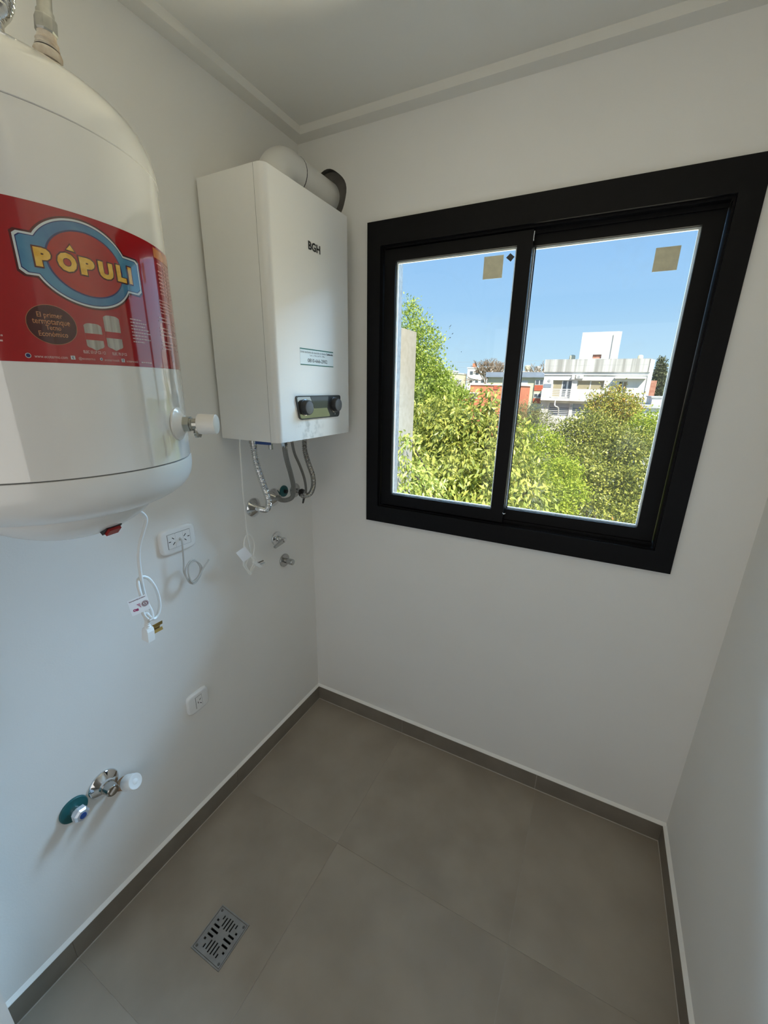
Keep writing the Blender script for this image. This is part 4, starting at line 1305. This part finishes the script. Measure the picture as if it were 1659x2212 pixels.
tree('upright_tree', 'pale green feathery tree with upright shoots above the left side wall', 'tree', (-3.8, 9.8, GZ),
     [(-3.85, 9.6, 2.7, .22, .3, 1.15), (-3.45, 9.6, 2.2, .22, .3, 1.25), (-3.10, 9.6, 2.0, .15, .25, 1.05), (-3.65, 9.8, 1.5, .65, .6, .9), (-3.1, 9.7, 1.25, .6, .5, .75), (-2.75, 9.6, 1.35, .16, .3, .75), (-3.5, 9.8, .6, .8, .6, .8), (-2.4, 9.6, 1.1, .35, .4, .5)],
     26000, 0.080, 'light', 5, per=14, clump=0.10, droop=-0.2, aspect=2.0)
tree('bright_tree', 'bright lime green tree between the broad-leaved tree and the dense dark one', 'tree', (-0.7, 13.5, GZ),
     [(-0.85, 13, -.10, .75, .6, .55), (-0.25, 13, -.45, .6, .6, .55), (-0.9, 12.4, -.75, .8, .6, .6), (0.30, 11, -.75, .45, .5, .5)], 9000, 0.085, 'bright', 6, per=14, clump=0.13, droop=0.0, aspect=1.7)
tree('dense_tree', 'large dense olive green tree filling the lower middle of the right pane', 'tree', (1.3, 13.0, GZ),
     [(0.25, 14.5, -.15, .75, .7, .75), (0.95, 14.5, .10, .85, .8, .75), (1.6, 14, -.25, .9, .8, .65), (0.75, 12.4, -.75, .75, .7, .65), (1.6, 11.4, -1.0, .8, .7, .60), (2.35, 13, -.35, .75, .8, .75), (2.4, 11, -1.05, .8, .7, .75), (1.45, 9.8, -1.50, 1.0, .7, .55)],
     34000, 0.090, 'dark', 7, trunk=0.22, per=16, clump=0.14, droop=0.1, aspect=1.9)
tree('golden_tree', 'golden tree with orange tipped shoots standing before the white apartment block', 'tree', (1.5, 18.5, GZ),
     [(1.42, 18, 1.25, .38, .4, .50), (1.10, 18, .80, .50, .5, .55), (1.95, 18, .80, .50, .5, .60), (1.55, 18, .30, .9, .6, .6), (0.72, 18, 1.15, .16, .25, .35), (2.35, 18, 1.05, .14, .25, .40)], 9000, 0.10, 'gold', 8, per=12, clump=0.14, droop=-0.1, aspect=1.8)
tree('lime_tree', 'yellow-green tree at the right edge of the right pane', 'tree', (2.7, 15.5, GZ),
     [(2.45, 15, .45, .42, .5, .50), (2.85, 15, .20, .55, .5, .60), (2.9, 14.5, -.3, .5, .5, .5)], 5000, 0.085, 'bright', 9, per=14, clump=0.11, droop=0.0, aspect=1.7)
tree('dull_shrub', 'dull grey-green shrubby tree in front of the yellow house', 'tree', (-2.2, 22.5, GZ),
     [(-2.45, 22, .10, .75, .6, .75), (-1.75, 22, -.10, .7, .6, .55), (-2.9, 22, -.2, .6, .6, .6)], 6000, 0.12, 'dull', 10, per=12, clump=0.16, droop=-0.3, aspect=4.0)
tree('small_bright_tree', 'small bright green tree low in the middle of the right pane', 'tree', (0.75, 9.2, GZ),
     [(0.50, 9.6, -.40, .30, .35, .30), (0.82, 9.0, -.72, .30, .35, .24), (0.45, 8.8, -.80, .30, .35, .28), (0.55, 8.6, -1.05, .28, .3, .25)], 4500, 0.075, 'bright', 12, trunk=0.07, per=14, clump=0.09, droop=0.0, aspect=1.7)
tree('low_yellow_shrub', 'yellowish shrub at the bottom right corner of the right pane', 'shrub', (1.9, 7.6, GZ),
     [(1.55, 7.4, -1.25, .35, .35, .25), (1.95, 7.4, -1.30, .35, .35, .25), (1.1, 7.2, -1.25, .35, .35, .2)], 3000, 0.08, 'gold', 13, trunk=0.05, per=12, clump=0.09, droop=0.0, aspect=2.0)
tree('round_tree', 'small grey-green round tree beside the white pole by the orange house', 'tree', (-15.0, 47, GZ),
     [(-14.5, 47, .9, 1.0, .8, 1.1), (-13.8, 47, .5, .8, .8, .8)], 3000, 0.22, 'dull', 14, per=10, clump=0.25, droop=0.0, aspect=1.8)
tree('cypress', 'tall dark conical cypress right of the white apartment block', 'tree', (8.1, 76, GZ),
     [(8.05, 75, 5.0, .45, .4, 1.2), (8.1, 75, 3.6, .75, .6, 1.6), (8.2, 75, 2.0, .95, .8, 1.7), (8.2, 75, .2, 1.0, .8, 1.6), (7.65, 75, 4.6, .25, .3, 1.2)], 6000, 0.35, 'cypress', 15, per=10, clump=0.2, droop=-1.2, aspect=2.2)


def bare_tree(label, base, h, w, seed, n0=9, depth=4, th=0.02):
    t = thing('bare_tree', label, 'tree', base, 'leafless trees far away')
    r = random.Random(seed)
    tw = B()
    B().tube([base, (base[0], base[1], base[2] + h * .35)], 0.28, 7, 1.0).make('trunk', M['twig'], t, True)

    def grow(p, d, L, k):
        q = p + d * L
        tw.tube([p, p * .5 + q * .5 + Vector((r.gauss(0, .05), 0, r.gauss(0, .05))) * L, q], th * (0.7 + k * .5), 4, L / 2, False)
        if k:
            for _ in range(3):
                nd = (d + Vector((r.gauss(0, .55), r.gauss(0, .4), r.gauss(.1, .35)))).normalized()
                grow(q, nd, L * r.uniform(.55, .8), k - 1)
    for _ in range(n0):
        grow(Vector((base[0], base[1], base[2] + h * .35)), Vector((r.gauss(0, w), r.gauss(0, .4), 1)).normalized(), h * .24, depth)
    o = tw.make('twigs', M['twig'], t, fix=False)
    o['kind'] = 'stuff'
    return t


bare_tree('wide leafless tree with brown twigs behind the orange house', (-21.3, 90, -3.0), 10.5, 0.75, 4, 10, 4, 0.045)
bare_tree('leafless tree top beside the water tanks, left of the white apartment block', (-17.5, 140, -3.0), 13.5, 0.6, 5, 8, 3, 0.07)

# ---- buildings
M['bwhite'] = mat('weathered_white_wall', (0.62, 0.61, 0.57), 0.9, scale=0.55, col2=(0.80, 0.79, 0.74), stretch=(2.2, 2.2, 0.25), bump=0.2, bscale=2)
M['bwhite2'] = mat('clean_white_wall', (0.76, 0.76, 0.73), 0.9, var=0.04, scale=0.6)
M['streak'] = mat('streaked_parapet', (0.34, 0.33, 0.30), 0.9, scale=0.8, col2=(0.74, 0.73, 0.69), stretch=(3.5, 3.5, 0.10), bump=0.2, bscale=2)
M['cream'] = mat('cream_wall', (0.70, 0.65, 0.46), 0.9, var=0.05, scale=0.5)
M['brickred'] = mat('red_panel', (0.55, 0.11, 0.05), 0.85, var=0.15, scale=2.5)
M['orangew'] = mat('orange_house_wall', (0.66, 0.20, 0.10), 0.85, scale=0.5, col2=(0.70, 0.25, 0.13))
M['slate'] = mat('blue_grey_roof', (0.26, 0.31, 0.38), 0.8, var=0.08, scale=1)
M['greyroof'] = mat('grey_roof', (0.38, 0.38, 0.36), 0.9, scale=0.8, col2=(0.60, 0.60, 0.58))
M['tanblind'] = mat('tan_blind', (0.36, 0.31, 0.20), 0.8, var=0.05, scale=1)
M['bluegrey'] = mat('blue_grey_panel', (0.24, 0.28, 0.33), 0.8, var=0.08, scale=1)
M['shutter'] = mat('grey_shutter', (0.40, 0.41, 0.42), 0.7, var=0.05, scale=3)
M['bar'] = mat('white_bars', (0.72, 0.72, 0.70), 0.6, var=0.03)
M['dark'] = mat('dark_opening', (0.025, 0.025, 0.025), 0.8, var=0.2)
M['brickw'] = mat('brick_wall', (0.42, 0.17, 0.11), 0.9, scale=3, col2=(0.55, 0.28, 0.20))

ap = thing('apartment_building', 'white weathered apartment block with a streaked parapet and rooftop tower', 'building', (-0.3, 56, GZ))
Y0 = 56.0
B().holed((-5.95, GZ, 5.20, 3.27), [(-4.84, 0.57, -2.63, 2.67), (-2.04, 1.2, 0.90, 2.67), (2.45, 1.2, 3.30, 2.60), (-4.92, -1.6, -2.53, -0.07), (-2.16, -1.6, -0.3, -0.07)], 0.30, lambda x, z, d: (x, Y0 + d, z)).make('facade', M['bwhite'], ap)
B().box((-5.95, Y0 + 0.9, GZ), (5.20, 66, 3.27)).make('rear_block', M['bwhite2'], ap)
B().box((-5.95, Y0 - 0.12, 3.27), (5.25, 66, 3.62)).make('roof_slab', M['bwhite2'], ap)
B().box((-6.02, Y0 - 0.30, 3.62), (5.15, Y0 + 0.0, 5.07)).bevel(0.03, 1).make('parapet', M['streak'], ap)
B().box((5.10, Y0 - 0.30, 3.62), (5.35, 66, 5.00)).make('parapet', M['bwhite2'], ap)
B().box((5.20, Y0 - 0.10, 0.2), (5.62, 66, 4.95)).make('side_fin', M['bwhite2'], ap)
tw = B().holed((-2.33, 5.0, 1.62, 8.15), [(-0.85, 5.20, 0.10, 5.65)], 0.3, lambda x, z, d: (x, 57.0 + d, z)).make('tower', M['bwhite'], ap)
B().box((-2.33, 57.3, 5.0), (1.62, 61.5, 8.15)).make('tower_body', M['bwhite2'], tw)
B().box((1.62, 57.1, 4.9), (1.86, 61.5, 8.13)).make('tower_side_wall', M['bwhite'], tw)
B().box((-0.80, 57.2, 5.22), (0.05, 57.28, 5.62)).make('vent', M['brickw'], tw)
B().box((1.02, 56.9, 5.1), (1.07, 56.97, 7.8)).make('rain_pipe', M['greyroof'], ap)


def win_unit(x0, x1, z0, z1, y, panes, frame='bar', parent=ap, dx=0.06):
    w = B().holed((x0, z0, x1, z1), [(x0 + (x1 - x0) * i / len(panes) + dx, z0 + dx, x0 + (x1 - x0) * (i + 1) / len(panes) - dx, z1 - dx) for i in range(len(panes))], 0.08, lambda x, z, d: (x, y + d, z)).make('window', M[frame], parent)
    for i, p in enumerate(panes):
        B().box((x0 + (x1 - x0) * i / len(panes) + dx, y + 0.03, z0 + dx), (x0 + (x1 - x0) * (i + 1) / len(panes) - dx, y + 0.06, z1 - dx)).make('pane', M[p], w)
    return w


win_unit(-4.84, -2.63, 0.57, 2.67, Y0 + 0.35, ('tanblind', 'farglass'))
B().box((-3.25, Y0 + 0.33, 0.6), (-3.05, Y0 + 0.37, 2.55)).make('curtain', M['bwhite2'], ap)
win_unit(-2.04, 0.90, 1.2, 2.67, Y0 + 0.35, ('tanblind', 'tanblind'))
win_unit(2.45, 3.30, 1.2, 2.60, Y0 + 0.35, ('dark', 'tanblind'))
for x0, x1 in ((-4.92, -2.53), (-2.16, -0.3)):
    win_unit(x0, x1, -1.6, -0.07, Y0 + 0.35, ('bluegrey', 'bluegrey'))
    B().box((x0 + .02, Y0 + 0.22, -0.62), (x1 - .02, Y0 + 0.27, -0.07)).make('roller_shutter', M['shutter'], ap)
    for k in range(4):
        B().box((x0, Y0 + 0.10, -0.82 - k * 0.22), (x1, Y0 + 0.14, -0.76 - k * 0.22)).make('bar', M['bar'], ap)
B().box((-5.90, Y0 - 0.03, 1.75), (-4.98, Y0 + 0.0, 2.20)).make('panel', M['bluegrey'], ap)
B().box((-5.95, Y0 - 0.8, 0.24), (-2.60, Y0, 0.55)).make('balcony_slab', M['bwhite2'], ap)
B().box((-5.95, Y0 - 0.8, 0.55), (-4.95, Y0 - 0.65, 1.55)).make('balcony_wall', M['bwhite'], ap)
B().box((-2.62, Y0 - 0.8, 0.24), (1.70, Y0 - 0.65, 1.66)).make('balcony_wall', M['bwhite'], ap)
B().box((-2.62, Y0 - 0.65, 0.24), (1.70, Y0, 0.45)).make('balcony_slab', M['bwhite2'], ap)
rl_ = B().box((-3.82, Y0 - 0.77, 0.55), (-3.72, Y0 - 0.70, 1.60)).make('railing_post', M['bar'], ap)
for k in range(5):
    B().box((-4.95, Y0 - 0.78, 0.68 + k * 0.215), (-2.62, Y0 - 0.73, 0.77 + k * 0.215)).make('railing_bar', M['bar'], ap)
B().tube([(-4.2, Y0 - 0.85, 0.30), (-4.2, Y0 - 0.85, -0.1), (-4.1, Y0 - 1.2, -0.4), (-3.8, Y0 - 0.5, -0.6), (-3.7, Y0 - 0.1, -1.2)], 0.07, 8, 0.1).make('drain_pipe', M['bar'], ap, True)
for x, z in ((-5.30, 2.60), (-2.35, -0.35)):
    B().lathe([(0, .17), (0.05, .17), (0.06, .10)], (x, Y0 - 0.0, z), (0, -1, 0), 18).make('round_vent', M['shutter'], ap)
B().box((1.9, Y0 - 0.75, 2.9), (5.05, Y0, 3.05)).make('canopy', M['bwhite2'], ap)
B().box((-2.70, Y0 - 0.75, 2.75), (-2.40, Y0, 3.27)).make('bracket', M['bwhite2'], ap)
ac = thing('air_conditioner', 'small white air conditioner on the white apartment block above its windows', 'air conditioner', (-1.85, Y0, 2.9))
B().box((-2.25, Y0 - 0.42, 2.88), (-1.45, Y0 - 0.12, 3.25)).bevel(0.03, 1).make('casing', M['bar'], ac)
B().lathe([(0, .15), (0.02, .15), (0.02, .11)], (-1.95, Y0 - 0.42, 3.065), (0, -1, 0), 20).make('fan_grille', M['shutter'], ac)
B().box((-2.2, Y0 - 0.40, 2.82), (-1.5, Y0, 2.88)).make('bracket', M['shutter'], ac)

yh = thing('yellow_house', 'cream house with red panels and a blue-grey roof, left of the white block', 'building', (-11.0, 66, GZ))
B().box((-15.5, 66.2, GZ), (-8.40, 74, 3.20)).make('wall', M['cream'], yh)
B().box((-8.40, 66.0, GZ), (-7.10, 74, 3.20)).make('stair_wall', M['cream'], yh)
B().box((-15.8, 65.6, 3.20), (-6.95, 74.4, 3.52)).make('roof_edge', M['slate'], yh)
B().prism([(-15.8, 3.52), (-6.95, 3.52), (-7.6, 3.95), (-15.8, 3.95)], 8.4, lambda x, z, d: (x, 65.8 + d, z)).make('roof', M['slate'], yh)
for z0, z1 in ((1.32, 2.12), (-0.50, 0.20), (-2.3, -1.6)):
    B().box((-8.38, 65.93, z0), (-7.12, 66.0, z1)).make('red_panel', M['brickred'], yh)
for z0, z1 in ((2.14, 2.85), (0.32, 0.90)):
    win_unit(-8.34, -7.16, z0, z1, 65.93, ('farglass', 'farglass'), parent=yh)
for x, z0, z1 in ((-10.45, 2.10, 2.72), (-10.45, -0.05, 0.68), (-13.0, 2.10, 2.72)):
    win_unit(x, x + 1.0, z0, z1, 66.12, ('bar',), 'bar', yh)
for k in range(3):
    B().lathe([(0, .12), (0.03, .12), (0.03, .07), (0, .07)], (-9.95 + 0.32 * k, 66.15, 1.75), (0, -1, 0), 14).make('iron_ring', M['dark'], yh)
B().box((-10.2, 66.1, 1.50), (-9.1, 66.18, 1.56)).make('iron_rail', M['dark'], yh)

oh = thing('orange_house', 'flat-roofed orange house with a pale coping behind the broad-leaved tree', 'building', (-9.7, 44, GZ))
B().box((-11.9, 44, GZ), (-6.9, 52, 1.86)).make('wall', M['orangew'], oh)
B().box((-12.0, 43.9, 1.86), (-6.8, 52.1, 2.00)).make('coping', M['bar'], oh)
B().box((-13.4, 43.6, GZ), (-11.9, 50, 0.20)).make('annex', M['orangew'], oh)
B().box((-13.6, 43.4, 0.20), (-11.7, 50.2, 0.36)).make('annex_roof', M['orangew'], oh)
win_unit(-11.75, -11.0, 0.45, 1.05, 43.95, ('farglass', 'bar'), parent=oh)
B().box((-11.85, 43.3, 1.02), (-10.9, 44.0, 1.10)).make('awning', M['bar'], oh)
B().box((-9.35, 43.92, 1.45), (-8.75, 44.0, 1.84)).make('vent_box', M['brickred'], oh)

pl = B().lathe([(0, .10), (9.85, .07)], (-11.9, 42, GZ), (0, 0, 1), 10).make('pole', M['bar'], None, True)
tag(pl, 'thin white pole left of the orange house', 'pole')


def block(label, x0, x1, y, z1, m_, wins, depth=10, name='apartment_block', zw=None, cap=True):
    t = thing(name, label, 'building', ((x0 + x1) / 2, y, GZ), 'pale buildings on the skyline')
    B().box((x0, y, GZ), (x1, y + depth, z1)).make('wall', M[m_], t)
    if cap:
        B().box((x0 - .2, y - .2, z1), (x1 + .2, y + depth, z1 + .35)).make('parapet', M['bwhite2'], t)
    for a, b_, c, d in wins:
        B().box((a, y - 0.06, b_), (c, y - 0.01, d)).make('window', M['farglass'], t)
    return t


block('white block on the skyline above the broad-leaved tree', -55.0, -50.2, 150, 7.2, 'bwhite2', [(-54.2, 5.6, -53.0, 6.6), (-52.2, 5.6, -51.2, 6.6), (-54.2, 3.6, -53.0, 4.6), (-52.2, 3.6, -51.2, 4.6)])
block('cream block left of the leafless tree with one dark window', -49.2, -46.4, 148, 6.2, 'cream', [(-47.4, 2.9, -46.6, 4.6)])
tch = block('long pale block behind the leafless tree with an orange chimney', -45.5, -29.5, 156, 8.4, 'bwhite2', [(-44.5 + 2.2 * k, 6.2, -43.4 + 2.2 * k, 7.4) for k in range(7)] + [(-44.5 + 2.2 * k, 3.4, -43.4 + 2.2 * k, 4.6) for k in range(7)])
B().box((-44.0, 157, 8.4), (-42.9, 158, 10.2)).make('chimney', M['orangew'], tch)
block('low white house on the left of the round tree', -47.0, -39.0, 118, 3.6, 'bwhite2', [(-45.6, 1.6, -44.4, 2.7), (-42.6, 1.6, -41.4, 2.7)])
block('white house above the roof of the yellow house', -27.5, -16.0, 150, 6.9, 'cream', [(-25, 4.8, -24, 5.8), (-20, 4.8, -19, 5.8)])
block('pale block right of the cypress', 9.3, 14.0, 78, 3.9, 'bwhite2', [(9.8, 2.2, 10.5, 3.1), (9.8, 0.6, 10.5, 1.6)])


def tank(x, y, z, r, h, label, m_='bwhite2'):
    t = thing('water_tank', label, 'water tank', (x, y, z), 'rooftop water tanks')
    B().lathe([(0, r), (h * .8, r), (h * .95, r * .75), (h, r * .3), (h, 0)], (x, y, z), (0, 0, 1), 20).make('barrel', M[m_], t, True)
    B().lathe([(-0.4, r * .8), (0, r * .8)], (x, y, z), (0, 0, 1), 12).make('stand', M['greyroof'], t)


tank(-23.2, 150.5, 7.65, 0.95, 1.5, 'left white water tank on the house above the yellow house', 'cream')
tank(-19.6, 150.5, 7.65, 0.85, 1.2, 'right white water tank on the house above the yellow house')
tank(-3.2, 58.5, 5.0, 0.35, 0.75, 'small pale water tank on the white block left of its tower', 'cream')
tank(4.3, 59.5, 5.0, 0.30, 0.7, 'small brownish tank on the white block right of its tower', 'cream')

lr = thing('low_house', 'low white house with grey flat roofs at the right edge of the window', 'building', (5.2, 38, GZ))
B().box((3.9, 38, GZ), (8.0, 46, 0.30)).make('wall', M['bwhite2'], lr)
B().box((3.7, 37.7, 0.30), (8.2, 46, 0.50)).make('roof', M['greyroof'], lr)
B().prism([(4.4, -0.15), (8.2, -0.15), (8.2, -0.55), (4.2, -0.55)], 3.0, lambda x, z, d: (x, 34.0 + d, z)).make('annex_roof', M['bwhite2'], lr)
B().box((4.4, 34.1, GZ), (8.0, 37.0, -0.55)).make('annex', M['bwhite2'], lr)
B().box((4.7, 40.0, 0.5), (8.0, 45.0, 1.05)).make('upper_wall', M['bwhite'], lr)
B().box((4.6, 39.9, 1.05), (8.1, 45.1, 1.15)).make('upper_roof', M['greyroof'], lr)
bw = B().box((6.35, 70, GZ), (7.45, 71, 3.0)).make('brick_chimney_wall', M['brickw'])
tag(bw, 'brick wall edge between the white block and the cypress', 'wall')
for k, z in enumerate((3.40, 3.05)):
    wv_ = B().tube([(-22, 30, z + .12), (-11, 30, z - .03), (4, 30, z + .10)], 0.006, 5, 1.5).make('overhead_cable', M['shutter'], None, True)
    tag(wv_, ('upper' if k == 0 else 'lower') + ' of two thin overhead cables crossing the sky in the left pane', 'cable', 'overhead cables')
